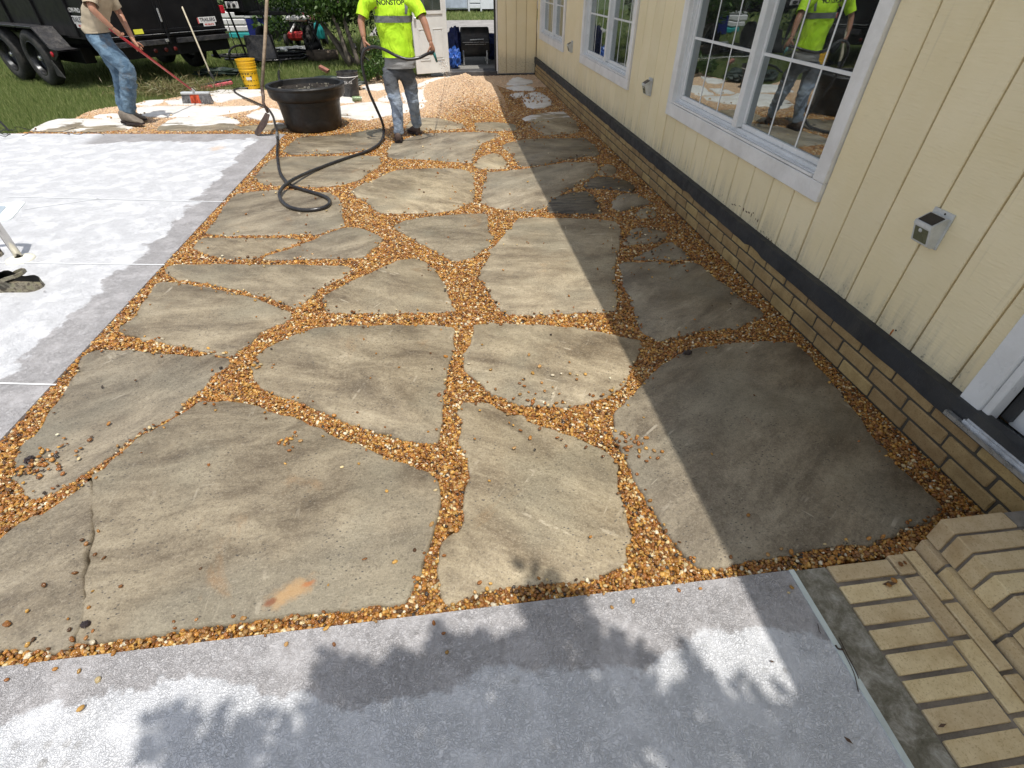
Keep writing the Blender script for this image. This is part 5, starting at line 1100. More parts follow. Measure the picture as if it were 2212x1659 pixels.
# coil of hose on the lawn
b = MB(); r_ = random.Random(12)
for k in range(6):
    cx, cy = -4.15+r_.uniform(-.35, .45), 15.0+r_.uniform(-.5, .4); rx, ry = r_.uniform(.5, 1.1), r_.uniform(.35, .6); pts = [Vector((cx+rx*math.cos(a)+r_.uniform(-.05, .05), cy+ry*math.sin(a), .03+.02*k+.03*r_.random())) for a in np.arange(r_.uniform(0, 3), 8, .35)]
    b.tube(smooth_path(pts, 3), .022, 6)
p_ = [g0(503, 140, .02), Vector(ony(496, 125, 13.2)), Vector(ony(497, 108, 13.4)), Vector(ony(512, 99, 13.7)), Vector(ony(535, 100, 14.0)), Vector(ony(556, 110, 14.2)), g0(568, 124, .03), g0(585, 132, .03)]
b.tube(smooth_path(p_, 5), .022, 6)
p_ = [g0(604, 176, .03), g0(602, 160, .05), Vector(ony(603, 150, 13.6)), g0(607, 134, .04)]; b.tube(smooth_path(p_, 5), .022, 6)
tag(b.build('hose_coil', M['hose'], None, smooth=True), 'tangled coil of black hose on the lawn behind the tub', 'hose')
M['tarp_g'] = simple('dark_green_tarp', (.018, .03, .022), .5, var=.4, scale=6, bump=.5, bscale=12)
blob('green_bag', (-4.55, 12.55, 0), (.42, .2, .07), M['tarp_g'], 'flat dark green bag on the lawn left of the yellow buckets', 'bag', 3, .5)
blob('mulch_bag', (-2.0, 10.7, 0), (.5, .22, .10), M['tarp_g'], 'dark tarp bag lying right behind the round tub', 'bag', 6, .45)
M['sack'] = simple('white_sack', (.75, .75, .70), .5, var=.1, scale=5, bump=.5, bscale=10, dirt=(.35, .28, .18), dirtamt=.4)
sk_ = G(*k7(1030, 745)); blob('white_sack', (sk_[0], sk_[1], 0), (.55, .42, .06), M['sack'], 'flattened white sack on the lawn beside the hose coil', 'sack', 5, .4)
# push brooms
M['redpole'] = simple('red_broom_handle', (.42, .025, .03), .35, var=.15)
M['paleWood'] = simple('pale_pole', (.55, .49, .36), .6, var=.15, scale=14, dirt=(.3, .25, .17))
M['bristle'] = simple('grey_bristles', (.16, .16, .165), .8, var=.4, scale=30, bump=.8, bscale=200)
M['bristle_red'] = simple('orange_bristles', (.62, .09, .03), .7, var=.2, scale=30, bump=.6, bscale=200)
M['broomgrey'] = simple('pale_grey_block', (.50, .53, .55), .45)
kb5 = crop(450, 350, 5.53)
br = empty('push_broom', G(424, 222), 'push broom with red handle and grey head held by the man in jeans', 'broom')
bl = Vector(G(*kb5(1530, 320))); brr = Vector(G(*kb5(2130, 320))); zt_ = .15
dirb = (brr-bl).normalized(); cb = (bl+brr)/2; cb.z = 0; angb = math.atan2(dirb.y, dirb.x)+R(2); Lb = (brr-bl).length
b = MB(); b.rbox(cb+Vector((0, .03, .145)), (Lb, .075, .035), .008, (0, 0, angb)); b.build('head_block', M['broomgrey'], br)
for (a0, a1, mt) in ((-.5, -.20, 'bristle'), (-.20, .12, 'bristle_red'), (.12, .5, 'bristle')):
    b = MB(); r_ = random.Random(1)
    n_ = int((a1-a0)*70)
    for k in range(n_):
        for j in range(3):
            u = (a0+(a1-a0)*(k+.5)/n_)*Lb; v = (j-1)*.022; base_ = cb+dirb*u+Vector((0, v+.03, .128)); tip = cb+dirb*(u*1.07+r_.uniform(-.01, .01))+Vector((0, v*1.6+.02, .004))
            b.tube([base_, tip], [.006, .0035], 4, cap=False)
    b.build('bristles', M[mt], br)
hb0 = cb+Vector((0, .03, .16)); hb1 = Vector(ony(300, 108, 8.35)); hb2 = Vector(ony(243, 66, 8.15))
dd = (hb2-hb0).normalized(); b = MB(); b.tube([hb0+dd*.02, hb0+dd*.1], .02, 10); b.build('socket', M['broomgrey'], br)
b = MB(); b.tube([hb0+dd*.08, hb1.lerp(hb0, .0), hb2+dd*.05], [.0145, .0165, .0165], 10); b.build('handle', M['redpole'], br, smooth=True)
HB = (hb0, hb1, hb2)
sq = empty('squeegee', G(467, 190), 'red foam squeegee broom with long pale pole leaning on the trailer', 'squeegee')
M['foam'] = simple('red_foam', (.62, .10, .13), .7, var=.15, scale=10)
q0 = Vector(G(*k6(1530, 1455))); l_ = Vector(ony(430, 192, 11.0)); r__ = Vector(ony(502, 178, 11.3)); m_ = (l_+r__)/2; dq = (r__-l_)
b = MB(); b.rbox(m_, (dq.length, .06, .06), .012, (0, -math.atan2(dq.z, math.hypot(dq.x, dq.y)), math.atan2(dq.y, dq.x))); b.build('foam_blade', M['foam'], sq)
b = MB(); b.rbox(m_+Vector((0, .02, .045)), (dq.length*.97, .05, .03), .005, (0, -math.atan2(dq.z, math.hypot(dq.x, dq.y)), math.atan2(dq.y, dq.x))); b.build('holder', M['black'], sq)
pt = Vector(ony(*k6(900, -20), 12.3)); pb = Vector(ony(*k6(1475, 1340), 11.35)); b = MB(); b.tube([pb, pt, pt+(pt-pb)*.25], .0155, 8); b.build('pole', M['paleWood'], sq, smooth=True)
b = MB(); b.tube([m_+Vector((0, .02, .06)), pb+(pt-pb)*.06], .02, 8); b.build('socket', M['black'], sq)
# ================================================================ PEOPLE
def skin(name, chains, mat, parent=None, sub=2, disp=None, rootv=0):
    """grow one smooth surface round joined chains. chains: list of lists of (key or point, radius); equal keys weld"""
    V = {}; vs = []; rs = []; es = []
    for ch in chains:
        prev = None
        for p, r in ch:
            k = tuple(round(float(x), 4) for x in p)
            if k not in V: V[k] = len(vs); vs.append(k); rs.append(r if isinstance(r, tuple) else (r, r))
            i = V[k]
            if prev is not None and prev != i: es.append((prev, i))
            prev = i
    me = bpy.data.meshes.new(name); me.from_pydata(vs, es, []); o = link(name, me)
    md = o.modifiers.new('skin', 'SKIN'); md.use_smooth_shade = True; md.branch_smoothing = .4
    if not me.skin_vertices: 
        bm_ = bmesh.new(); bm_.from_mesh(me); bm_.verts.layers.skin.verify(); bm_.to_mesh(me); bm_.free()
    for i, r in enumerate(rs): me.skin_vertices[0].data[i].radius = r; me.skin_vertices[0].data[i].use_root = (i == rootv)
    o.modifiers.new('sub', 'SUBSURF').levels = sub; o.modifiers['sub'].render_levels = sub
    evald(o); me = o.data; me.materials.clear(); me.materials.append(mat); me.polygons.foreach_set('use_smooth', [True]*len(me.polygons))
    if disp:
        me.update(); nn = [v.normal.copy() for v in me.vertices]
        for v, n_ in zip(me.vertices, nn): v.co += n_*disp(v.co)
    if parent is not None: o.parent = parent; o.matrix_parent_inverse = Matrix.Translation(parent.location).inverted()
    return o
def join_into(o, others):
    bm_ = bmesh.new(); bm_.from_mesh(o.data)
    for q in others: bm_.from_mesh(q.data)
    bm_.to_mesh(o.data); bm_.free()
    for q in others: bpy.data.objects.remove(q)
    o.data.polygons.foreach_set('use_smooth', [True]*len(o.data.polygons)); return o
def ell(c, r, n=(0, 0, 1), name='head', mat=None):
    bm_ = bmesh.new(); bmesh.ops.create_icosphere(bm_, subdivisions=3, radius=1.)
    for v in bm_.verts: v.co = Vector((v.co.x*r[0], v.co.y*r[1], v.co.z*r[2]))+Vector(c)
    me = bpy.data.meshes.new(name); bm_.to_mesh(me); bm_.free(); me.polygons.foreach_set('use_smooth', [True]*len(me.polygons)); me.materials.append(mat); return link(name, me)
M['skin'] = simple('tanned_skin', (.40, .20, .125), .5, var=.14, scale=9, bump=.1, bscale=90)
M['skin'].node_tree.nodes['Principled BSDF'].inputs['Subsurface Weight'].default_value = .08
M['hair'] = simple('dark_hair', (.02, .014, .01), .6, bump=.5, bscale=120)
def mk_denim(name, c1, c2, dirt, wetz=None):
    m, t, b = new_mat(name); g = N(t); p = g.geo()
    f = g.noise(p, 9, 6, .65, .5)
    c = g.mix(g.mapr(f, .35, .65), c1, c2)
    z = g.sep(p)[2]
    if wetz: c = g.mix(g.math('MULTIPLY', g.mapr(g.math('ADD', z, g.math('MULTIPLY', f, .25)), wetz, wetz+.1), .8), c, (.055, .052, .05))
    c = g.mix(g.mapr(g.noise(p, 4.2, 5, .7), .52, .68, 0, .55), c, dirt)
    t.links.new(c, b.inputs['Base Color']); b.inputs['Roughness'].default_value = .85
    h = g.math('ADD', g.noise(g.mapping(p, (11, 11, 17), rot=(.6, .5, 0)), 1., 4, .6, 1.6), g.math('MULTIPLY', g.noise(p, 200, 2), .1))
    t.links.new(g.bump(h, .55, .03), b.inputs['Normal']); return m
M['jeans1'] = mk_denim('faded_jeans', (.065, .12, .185), (.15, .235, .32), (.15, .135, .12))
M['jeans2'] = mk_denim('dirty_grey_jeans', (.17, .215, .29), (.33, .39, .47), (.16, .15, .14), .62)
M['tee'] = simple('tan_shirt', (.42, .355, .255), .85, var=.12, scale=6, bump=.9, bscale=11, dirt=(.25, .19, .12), dirtamt=.4)
M['tee_grey'] = simple('grey_undershirt', (.30, .30, .30), .85, var=.15, scale=6, bump=.7, bscale=16)
def mk_hivis():
    m, t, b = new_mat('hi_vis_fabric'); g = N(t); p = g.geo()
    c = g.mix(g.mapr(g.noise(p, 6, 4), .3, .7), (.46, .80, .015), (.58, .92, .03))
    t.links.new(c, b.inputs['Base Color']); b.inputs['Roughness'].default_value = .8
    h = g.noise(g.mapping(p, (7, 7, 3.2), rot=(.3, .5, 0)), 1.1, 3, .5, .7); t.links.new(g.bump(h, 1., .05), b.inputs['Normal']); return m
M['hivis'] = mk_hivis()
M['tape'] = simple('grey_reflective_tape', (.17, .18, .185), .4, var=.1, bump=.2)
M['boot'] = simple('brown_work_boot', (.085, .055, .045), .7, var=.3, scale=14, bump=.4, dirt=(.2, .16, .13))
M['boot_taupe'] = simple('taupe_suede_boot', (.155, .13, .105), .8, var=.2, scale=14, bump=.4, dirt=(.3, .26, .2))
M['sole'] = simple('dark_sole', (.03, .02, .02), .7)
def hand(wrist, d, up, r=1., curl=.5, spread=.5, name='hand', thumb=1):
    """palm plus five separate bent fingers, closing round a bar; d: finger direction, up: back of the hand"""
    d = Vector(d).normalized(); up = (Vector(up)-d*Vector(up).dot(d)).normalized(); s_ = d.cross(up)*thumb; w0 = Vector(wrist)
    objs = []; pal_ = [(w0-d*.03*r, (.022*r, .024*r)), (w0, (.022*r, .026*r)), (w0+d*.035*r, (.019*r, .034*r)), (w0+d*.07*r, (.016*r, .036*r)), (w0+d*.085*r, (.013*r, .033*r))]
    objs.append(skin('palm', [pal_], M['skin'], sub=1))
    for k, (o_, L) in enumerate(((.030, .068), (.010, .078), (-.010, .073), (-.029, .058))):
        p = w0+d*.072*r+s_*o_*r; a = .25; pts = [(p, .0095*r)]
        for j, fr in enumerate((.45, .32, .26)):
            dd_ = d*math.cos(a)-up*math.sin(a)+s_*(o_*2.); p = p+dd_.normalized()*L*fr*r; pts.append((p, (.0092-.0009*j)*r)); a += curl*1.35
        objs.append(skin('finger', [pts], M['skin'], sub=1))
    p = w0+d*.02*r+s_*.022*r; pts = [(p, .012*r)]
    for j, (L, aa) in enumerate(((.03, .9), (.028, .6), (.024, .3))): p = p+(s_*math.sin(aa)+d*math.cos(aa)-up*(.25+.5*curl*j)).normalized()*L*r; pts.append((p, (.0108-.001*j)*r))
    objs.append(skin('thumb', [pts], M['skin'], sub=1)); return objs
def folds(amp, fr, seed=0, axis=None):
    def f(co):
        q = Vector((co.x*fr, co.y*fr, co.z*fr*1.9+co.x*fr*.7))+Vector((seed*7.3, 0, 0))
        return amp*(noise.noise(q)+.55*abs(noise.noise(q*2.1))*1.2-.2)
    return f
def boot(name, parent, heel, toe, mat, w_=.05, h=.12, shaft=None, scale=1.):
    heel = Vector(heel); toe = Vector(toe); d = (toe-heel); L = d.length; d.normalize(); s_ = Vector((-d.y, d.x, 0)).normalized(); b = MB(); vs = []; K = 14; J = 16
    for i in range(K+1):
        u = i/K
        hw = w_*(.72+.28*math.sin(min(1, u*1.6)*math.pi/2)) if u < .7 else w_*math.sqrt(max(.0, 1-((u-.7)/.305)**2)); hw = max(hw, .004)
        hh = h if u < .32 else h*(1-.58*((u-.32)/.45)) if u < .77 else h*.42*math.sqrt(max(0.02, 1-((u-.77)/.235)**2)); hh = max(hh, .01)
        if u < .06: hw *= .75; hh *= .96
        for j in range(J):
            a = 2*math.pi*j/J; y = hw*math.copysign(abs(math.cos(a))**.7, math.cos(a)); z = .018+(hh-.018)*(.5+.5*math.copysign(abs(math.sin(a))**.8, math.sin(a)))
            if math.sin(a) > .0 and u < .5: y *= (1-.25*math.sin(a))
            vs.append(heel+d*(u*L)+s_*y+Vector((0, 0, z)))
    fs = [(i*J+j, i*J+(j+1) % J, (i+1)*J+(j+1) % J, (i+1)*J+j) for i in range(K) for j in range(J)]+[tuple(range(J-1, -1, -1)), tuple(K*J+j for j in range(J))]
    b.add(vs, fs); o = b.build(name, mat, parent, smooth=True)
    b = MB(); out = []
    for sg in (1, -1):
        for i in (range(K+1) if sg == 1 else range(K, -1, -1)):
            u = i/K; hw = w_*1.08*(.74+.26*math.sin(min(1, u*1.6)*math.pi/2)) if u < .7 else w_*1.08*math.sqrt(max(.0, 1-((u-.7)/.31)**2)); p = heel+d*(u*L*1.01)+s_*hw*sg; out.append((p.x, p.y))
    b.prism(out, heel.z+.001, heel.z+.022); b.prism([q for i, q in enumerate(out) if i <= 4 or i >= len(out)-5], heel.z+.0, heel.z+.034); so_ = b.build('sole', M['sole'], o); 
    so_.matrix_parent_inverse = Matrix.Translation(parent.location).inverted() @ Matrix.Identity(4) if False else Matrix.Identity(4)
    so_.matrix_parent_inverse = Matrix.Identity(4); return o
def Y(x, y, wy): return Vector(ony(x, y, wy))
# ---- man in the hi-vis vest, back to the camera, hosing the gravel
p2 = empty('person', (-.48, 6.9, 0), 'man in yellow green reflective vest and dirty jeans hosing with his back turned', 'person')
shL = Y(792, -2, 6.86); shR = Y(893, 0, 6.88); ch = Y(846, 30, 6.92); wa = Y(852, 112, 6.93); pel = Y(858, 150, 6.93); nk = Y(842, -28, 6.93); hd = Y(842, -75, 6.99)
hl = Y(838, 160, 6.92); hr = Y(882, 160, 6.95); kl = Y(857, 226, 6.84); kr = Y(892, 218, 7.0); al = Y(862, 290, 6.80); ar_ = Y(901, 273, 7.13)
elL = Y(779, 45, 6.80); wrL = Y(786, 84, 6.73); elR = Y(917, 48, 6.80); wrR = Y(931, 94, 6.74)
body = skin('body', [[(pel, .10), (wa, .10), (ch, .09), (nk, .045), (hd+Vector((0, 0, -.05)), .055)],
  [(ch, .09), (shL, .04), (elL, .041), (wrL, .027)], [(ch, .09), (shR, .04), (elR, .042), (wrR, .028)],
  [(pel, .10), (hl, .078), (kl, .050), (al, .034)], [(pel, .10), (hr, .078), (kr, .050), (ar_, .034)]], M['skin'])
def head(c, s_=1., face=(0, 1, 0)):
    hh = ell(c, (.072*s_, .09*s_, .105*s_), mat=M['skin']); f = Vector(face).normalized(); sd = f.cross(Vector((0, 0, 1)))
    parts = [hh]
    parts.append(ell(Vector(c)+f*.088*s_+Vector((0, 0, -.012*s_)), (.013*s_, .018*s_, .022*s_), mat=M['skin']))
    for k in (-1, 1): parts.append(ell(Vector(c)+sd*k*.072*s_+Vector((0, 0, -.01)), (.010*s_, .018*s_, .028*s_), mat=M['skin']))
    parts.append(ell(Vector(c)+f*.075*s_+Vector((0, 0, -.055*s_)), (.028*s_, .018*s_, .010*s_), mat=M['skin'])); return parts
join_into(body, head(hd, .95)+hand(wrL, (.05, -.1, -1), (-.9, -.4, 0), .95, .95, thumb=-1)+hand(wrR, (.22, .1, -1), (.8, -.5, 0), .95, .95))
body.parent = p2; body.matrix_parent_inverse = Matrix.Translation(p2.location).inverted()
def adopt(o, par): o.parent = par; o.matrix_parent_inverse = Matrix.Translation(par.location).inverted(); return o
o = ell(hd+Vector((0, -.012, .022)), (.074, .09, .098), name='hair', mat=M['hair']); adopt(o, p2)
for k, sx in ((0, -1), (1, 1)):
    c = hd+Vector((sx*.026, .083, .008)); adopt(ell(c, (.010, .006, .006), name='eye', mat=M['sticker']), p2)
# vest / shirt: shaped torso sleeve with sleeves
def torso(name, rings, mat, par, seg=36, fold=None, smooth=True, capb=False):
    """rings: list of (centre, half width, half depth, yaw)"""
    vs = []
    for c, a, d_, yaw in rings:
        for k in range(seg):
            t_ = 2*math.pi*k/seg; x = a*math.copysign(abs(math.cos(t_))**.8, math.cos(t_)); y = d_*math.copysign(abs(math.sin(t_))**.85, math.sin(t_))
            p = Vector(c)+Vector((x*math.cos(yaw)-y*math.sin(yaw), x*math.sin(yaw)+y*math.cos(yaw), 0))
            if fold: n_ = Vector((x, y, 0)).normalized(); p += n_*fold(p)
            vs.append(p)
    b = MB(); n_ = len(rings); b.add(vs, [(i*seg+k, i*seg+(k+1) % seg, (i+1)*seg+(k+1) % seg, (i+1)*seg+k) for i in range(n_-1) for k in range(seg)]); return b.build(name, mat, par, smooth=smooth)
def lerprings(keys, n_=34):
    out = []
    for i in range(n_+1):
        u = i/n_*(len(keys)-1); k = min(int(u), len(keys)-2); w_ = u-k; a, b_ = keys[k], keys[k+1]
        out.append((Vector(a[0]).lerp(Vector(b_[0]), w_), a[1]+(b_[1]-a[1])*w_, a[2]+(b_[2]-a[2])*w_, a[3]+(b_[3]-a[3])*w_))
    return out
hem = Y(862, 122, 6.92); yw = R(-8)
keys = [(hem, .185, .135, yw), (Y(858, 95, 6.92), .185, .13, yw), (Y(852, 60, 6.92), .195, .13, yw), (Y(847, 25, 6.92), .215, .13, yw), (Y(844, 2, 6.93), .235, .12, yw), (Y(843, -10, 6.93), .215, .105, yw), (Y(842, -20, 6.93), .13, .085, yw), (Y(842, -27, 6.93), .065, .065, yw)]
vest = torso('safety_shirt', lerprings(keys), M['hivis'], p2, fold=folds(.016, 6, 1))
def sleeve(name, a, b_, c_, ra, rb, rc, mat, par, fold):
    K = 12; seg = 18; vs = []; pts = smooth_path([a, b_, c_], 6); rr = np.interp(np.linspace(0, 1, len(pts)), [0, .5, 1], [ra, rb, rc]); b = MB(); b.tube(pts, [float(x) for x in rr], seg, cap=False); o = b.build(name, mat, par, smooth=True)
    for v in o.data.vertices: v.co += v.normal*fold(v.co)
    return o
sleeve('sleeve', shL+Vector((.09, 0, .01)), shL.lerp(elL, .3), shL.lerp(elL, .80)+Vector((0, .0, .0)), .075, .070, .066, M['hivis'], p2, folds(.008, 10, 3))
sleeve('sleeve', shR+Vector((-.09, 0, .01)), shR.lerp(elR, .3), shR.lerp(elR, .72), .075, .070, .068, M['hivis'], p2, folds(.008, 10, 4))
# reflective tape follows the shirt surface
def tape(z0f, z1f, k0, k1, name='reflective_tape'):
    rs = lerprings(keys, 68); seg = 36; sel = []
    vs = []; fs = []; 
    f_ = folds(.016, 6, 1)
    rows = [r for i, r in enumerate(rs) if z0f <= i/68 <= z1f]
    for c, a, d_, yaw in rows:
        for k in range(k0, k1+1):
            t_ = 2*math.pi*k/seg; x = a*math.copysign(abs(math.cos(t_))**.8, math.cos(t_)); y = d_*math.copysign(abs(math.sin(t_))**.85, math.sin(t_))
            p = Vector(c)+Vector((x*math.cos(yaw)-y*math.sin(yaw), x*math.sin(yaw)+y*math.cos(yaw), 0)); n_ = Vector((x, y, 0)).normalized(); vs.append(p+n_*(f_(p)+.005))
    m_ = k1-k0+1; fs = [(i*m_+j, i*m_+j+1, (i+1)*m_+j+1, (i+1)*m_+j) for i in range(len(rows)-1) for j in range(m_-1)]
    b = MB(); b.add(vs, fs); return b.build(name, M['tape'], p2, smooth=True)
tape(.325, .40, 0, 36); tape(.401, .74, 21, 22); tape(.401, .74, 31, 32); tape(.401, .74, 4, 5); tape(.401, .74, 13, 14)
hz = Y(845, 4, 6.92)
textmesh('NONSTOP', .062, M['ink'], p2, Matrix.Translation((hz.x, 6.92-.172, hz.z)) @ Matrix.Rotation(yw, 4, 'Z') @ Matrix.Rotation(R(90), 4, 'X'), bold=.002)
kg = [(Y(864, 146, 6.93), .182, .13, yw), (Y(864, 135, 6.93), .178, .128, yw), (Y(862, 118, 6.93), .172, .122, yw)]
torso('grey_undershirt', lerprings(kg, 12), M['tee_grey'], p2, fold=folds(.012, 9, 5))
jf = folds(.011, 13, 2)
def pants(name, pel, hl, kl, al, hr, kr, ar_, mat, par, r, fold, bot=None):
    a2 = al+(al-kl).normalized()*.02; b2 = ar_+(ar_-kr).normalized()*.02
    def leg(h, k, a): return [(pel, r[0]), (h, r[1]), (h.lerp(k, .35), r[2]), (h.lerp(k, .7), r[3]), (k, r[4]), (k.lerp(a, .35), r[5]), (k.lerp(a, .75), r[6]), (a, r[6]*1.04)]
    return skin(name, [[(pel+Vector((0, 0, .07)), r[0]), (pel, r[0])], leg(hl, kl, a2), leg(hr, kr, b2)], mat, par, sub=3, disp=fold, rootv=1)
pants('jeans', pel+Vector((0, 0, .02)), hl, kl, al, hr, kr, ar_, M['jeans2'], p2, ((.16, .12), .102, .097, .086, .077, .072, .067), jf)
hL = G(862, 309); hR = G(902, 293)
boot('boot', p2, (hL[0], hL[1]-.0, 0), (hL[0]-.02, hL[1]+.27, 0), M['boot'], .05, .11); boot('boot', p2, (hR[0]+.02, hR[1]+.02, 0), (hR[0]-.12, hR[1]+.27, 0), M['boot'], .05, .11)
# nozzle and the water leaving it
M['teal'] = simple('teal_nozzle', (.03, .16, .15), .4)
n0 = Y(937, 114, 6.70); n1 = Y(944, 134, 6.72); nz = empty('hose_nozzle', n1, 'small teal hose nozzle in the right hand of the man in the vest', 'nozzle')
b = MB(); b.tube([n0, n0.lerp(n1, .5), n1], [.017, .014, .009], 10); b.build('barrel', M['teal'], nz, smooth=True)
m, t, b_ = new_mat('water_stream'); b_.inputs['Base Color'].default_value = (.85, .9, .92, 1); b_.inputs['Roughness'].default_value = .08; b_.inputs['Transmission Weight'].default_value = .25; b_.inputs['IOR'].default_value = 1.33; M['stream'] = m
o_ = [x for x in t.nodes if x.type == 'OUTPUT_MATERIAL'][0]; tp_ = t.nodes.new('ShaderNodeBsdfTransparent'); mx_ = t.nodes.new('ShaderNodeMixShader'); mx_.inputs[0].default_value = .35; t.links.new(tp_.outputs[0], mx_.inputs[1]); t.links.new(b_.outputs[0], mx_.inputs[2]); t.links.new(mx_.outputs[0], o_.inputs[0])
b = MB(); r_ = random.Random(6); e0 = Vector(G(972, 162)); e0.y = 11.2; e0 = Vector(ony(968, 163, 11.0)); 
for k in range(5):
    e1 = Vector(G(970+r_.uniform(-9, 9), 167+r_.uniform(-4, 4), .03))
    pts = [n1.lerp(e1, u)+Vector((0, 0, .10*math.sin(math.pi*u))) for u in np.linspace(0, 1, 14)]
    lo = r_.uniform(0, .2) if k > 3 else 0; pts = pts[int(lo*14):]
    b.tube(pts, [max(.0012, .0035*(1-.6*i/len(pts))) for i in range(len(pts))], 5, cap=False)
for k in range(140):
    u = r_.uniform(.3, 1); e1 = Vector(G(970+r_.uniform(-12, 12), 167+r_.uniform(-5, 5), .03)); c = n1.lerp(e1, u)+Vector((r_.gauss(0, .02*u), r_.gauss(0, .05), .10*math.sin(math.pi*u)+r_.gauss(0, .015)))
    b.tube([c, c+Vector((.002, .02, -.02))], .003, 4)
tag(b.build('water_jet', M['stream'], None, smooth=True), 'thin jet of water spraying from the nozzle toward the gateway', 'water')
# ---- man in jeans sweeping, side on, facing right
p1 = empty('person', (-4.2, 8.3, 0), 'man in tan shirt and faded blue jeans sweeping with a push broom', 'person')
c5 = lambda x, y, wy: Y(*k5(x, y), wy)
pel = c5(1460, 520, 8.32); wa = c5(1400, 420, 8.32); ch = c5(1390, 130, 8.30); shn = c5(1300, -80, 8.12); shf = c5(1560, -60, 8.55); nk = c5(1450, -170, 8.3); hd = c5(1580, -330, 8.3)
hn = c5(1450, 600, 8.22); hf = c5(1490, 610, 8.44); kn = c5(1860, 1010, 8.18); kf = c5(1740, 1040, 8.46)
an = Y(*kG(895, 222), 8.20); af = Y(*kG(868, 205), 8.42)
eln = c5(1330, 130, 8.02); wrn = c5(1650, 425, 8.10); elf = c5(1720, 170, 8.62); wrf = c5(1945, 600, 8.42)
body1 = skin('body', [[(pel, .10), (wa, .10), (ch, .095), (nk, .05), (hd+Vector((-.03, 0, -.06)), .055)],
  [(ch, .095), (shn, .05), (eln, .046), (wrn, .029)], [(ch, .095), (shf, .05), (elf, .043), (wrf, .028)],
  [(pel, .10), (hn, .075), (kn, .05), (an, .034)], [(pel, .10), (hf, .075), (kf, .05), (af, .034)]], M['skin'])
dn = (HB[0]-HB[2]).normalized()
join_into(body1, head(hd, .95, (1, 0, 0))+hand(wrn, (wrn-eln).normalized()*.7+dn*.6, (-.3, -.8, .5), 1.02, 1.0)+hand(wrf, (wrf-elf).normalized()*.6+dn*.5+Vector((.1, -.35, 0)), (.3, -.75, .5), 1.02, 1.0, thumb=-1))
adopt(body1, p1)
adopt(ell(hd+Vector((-.015, 0, .02)), (.084, .078, .098), name='hair', mat=M['hair']), p1)
for sy in (-1, 1): adopt(ell(hd+Vector((.066, sy*.028, .008)), (.006, .010, .006), name='eye', mat=M['sticker']), p1)
k1 = [(c5(1420, 470, 8.32), .128, .165, 0), (c5(1385, 400, 8.32), .135, .17, 0), (c5(1395, 250, 8.32), .145, .17, 0), (c5(1410, 100, 8.32), .148, .18, 0), (c5(1430, -40, 8.32), .14, .195, 0), (c5(1440, -110, 8.32), .10, .15, 0), (c5(1450, -150, 8.3), .065, .07, 0)]
torso('tan_shirt', lerprings(k1), M['tee'], p1, fold=folds(.018, 7, 7))
sleeve('sleeve', shn+Vector((.02, .04, .02)), shn.lerp(eln, .3), shn.lerp(eln, .75), .085, .082, .078, M['tee'], p1, folds(.008, 10, 8))
sleeve('sleeve', shf+Vector((-.02, -.04, .02)), shf.lerp(elf, .3), shf.lerp(elf, .75), .08, .078, .074, M['tee'], p1, folds(.008, 10, 9))
pants('jeans', pel+Vector((0, 0, .01)), hn, kn, an, hf, kf, af, M['jeans1'], p1, ((.15, .15), .135, .128, .115, .108, .100, .092), folds(.013, 11, 5))
hh = G(*kG(862, 318)); th_ = G(*kG(1110, 306)); 
boot('boot', p1, (hh[0]-.02, hh[1]+.06, .02), (th_[0]-.06, th_[1]-.12, .02), M['boot_taupe'], .056, .155)
boot('boot', p1, (hh[0]-.08, hh[1]+.26, .01), (hh[0]+.20, hh[1]+.24, .01), M['boot_taupe'], .054, .15)
# ================================================================ FOLIAGE
def leaf_mat(name, c1, c2, c3, trans=.35):
    m, t, b = new_mat(name); g = N(t); out = [x for x in t.nodes if x.type == 'OUTPUT_MATERIAL'][0]
    ri = g.n('ShaderNodeNewGeometry').outputs['Random Per Island']
    c = g.ramp(ri, [(0, c1), (.5, c2), (1, c3)]); t.links.new(c, b.inputs['Base Color']); b.inputs['Roughness'].default_value = .45
    tr_ = g.n('ShaderNodeBsdfTranslucent', {'Color': c}); mx = g.n('ShaderNodeMixShader', {0: trans, 1: b.outputs[0], 2: tr_.outputs[0]}); t.links.new(mx.outputs[0], out.inputs[0]); return m
M['leaf'] = leaf_mat('green_leaf', (.025, .055, .010), (.05, .11, .018), (.11, .19, .035))
M['leaf_dark'] = leaf_mat('dark_leaf', (.012, .030, .008), (.03, .06, .014), (.06, .11, .025), .25)
M['grassblade'] = leaf_mat('grass_blade', (.11, .16, .04), (.21, .28, .075), (.41, .42, .18), .35)
M['drybrush'] = leaf_mat('dry_brush', (.13, .10, .045), (.24, .20, .09), (.14, .17, .05), .2)
M['bark'] = simple('grey_bark', (.15, .125, .10), .85, var=.3, scale=9, bump=.7, bscale=25, dirt=(.05, .04, .03))
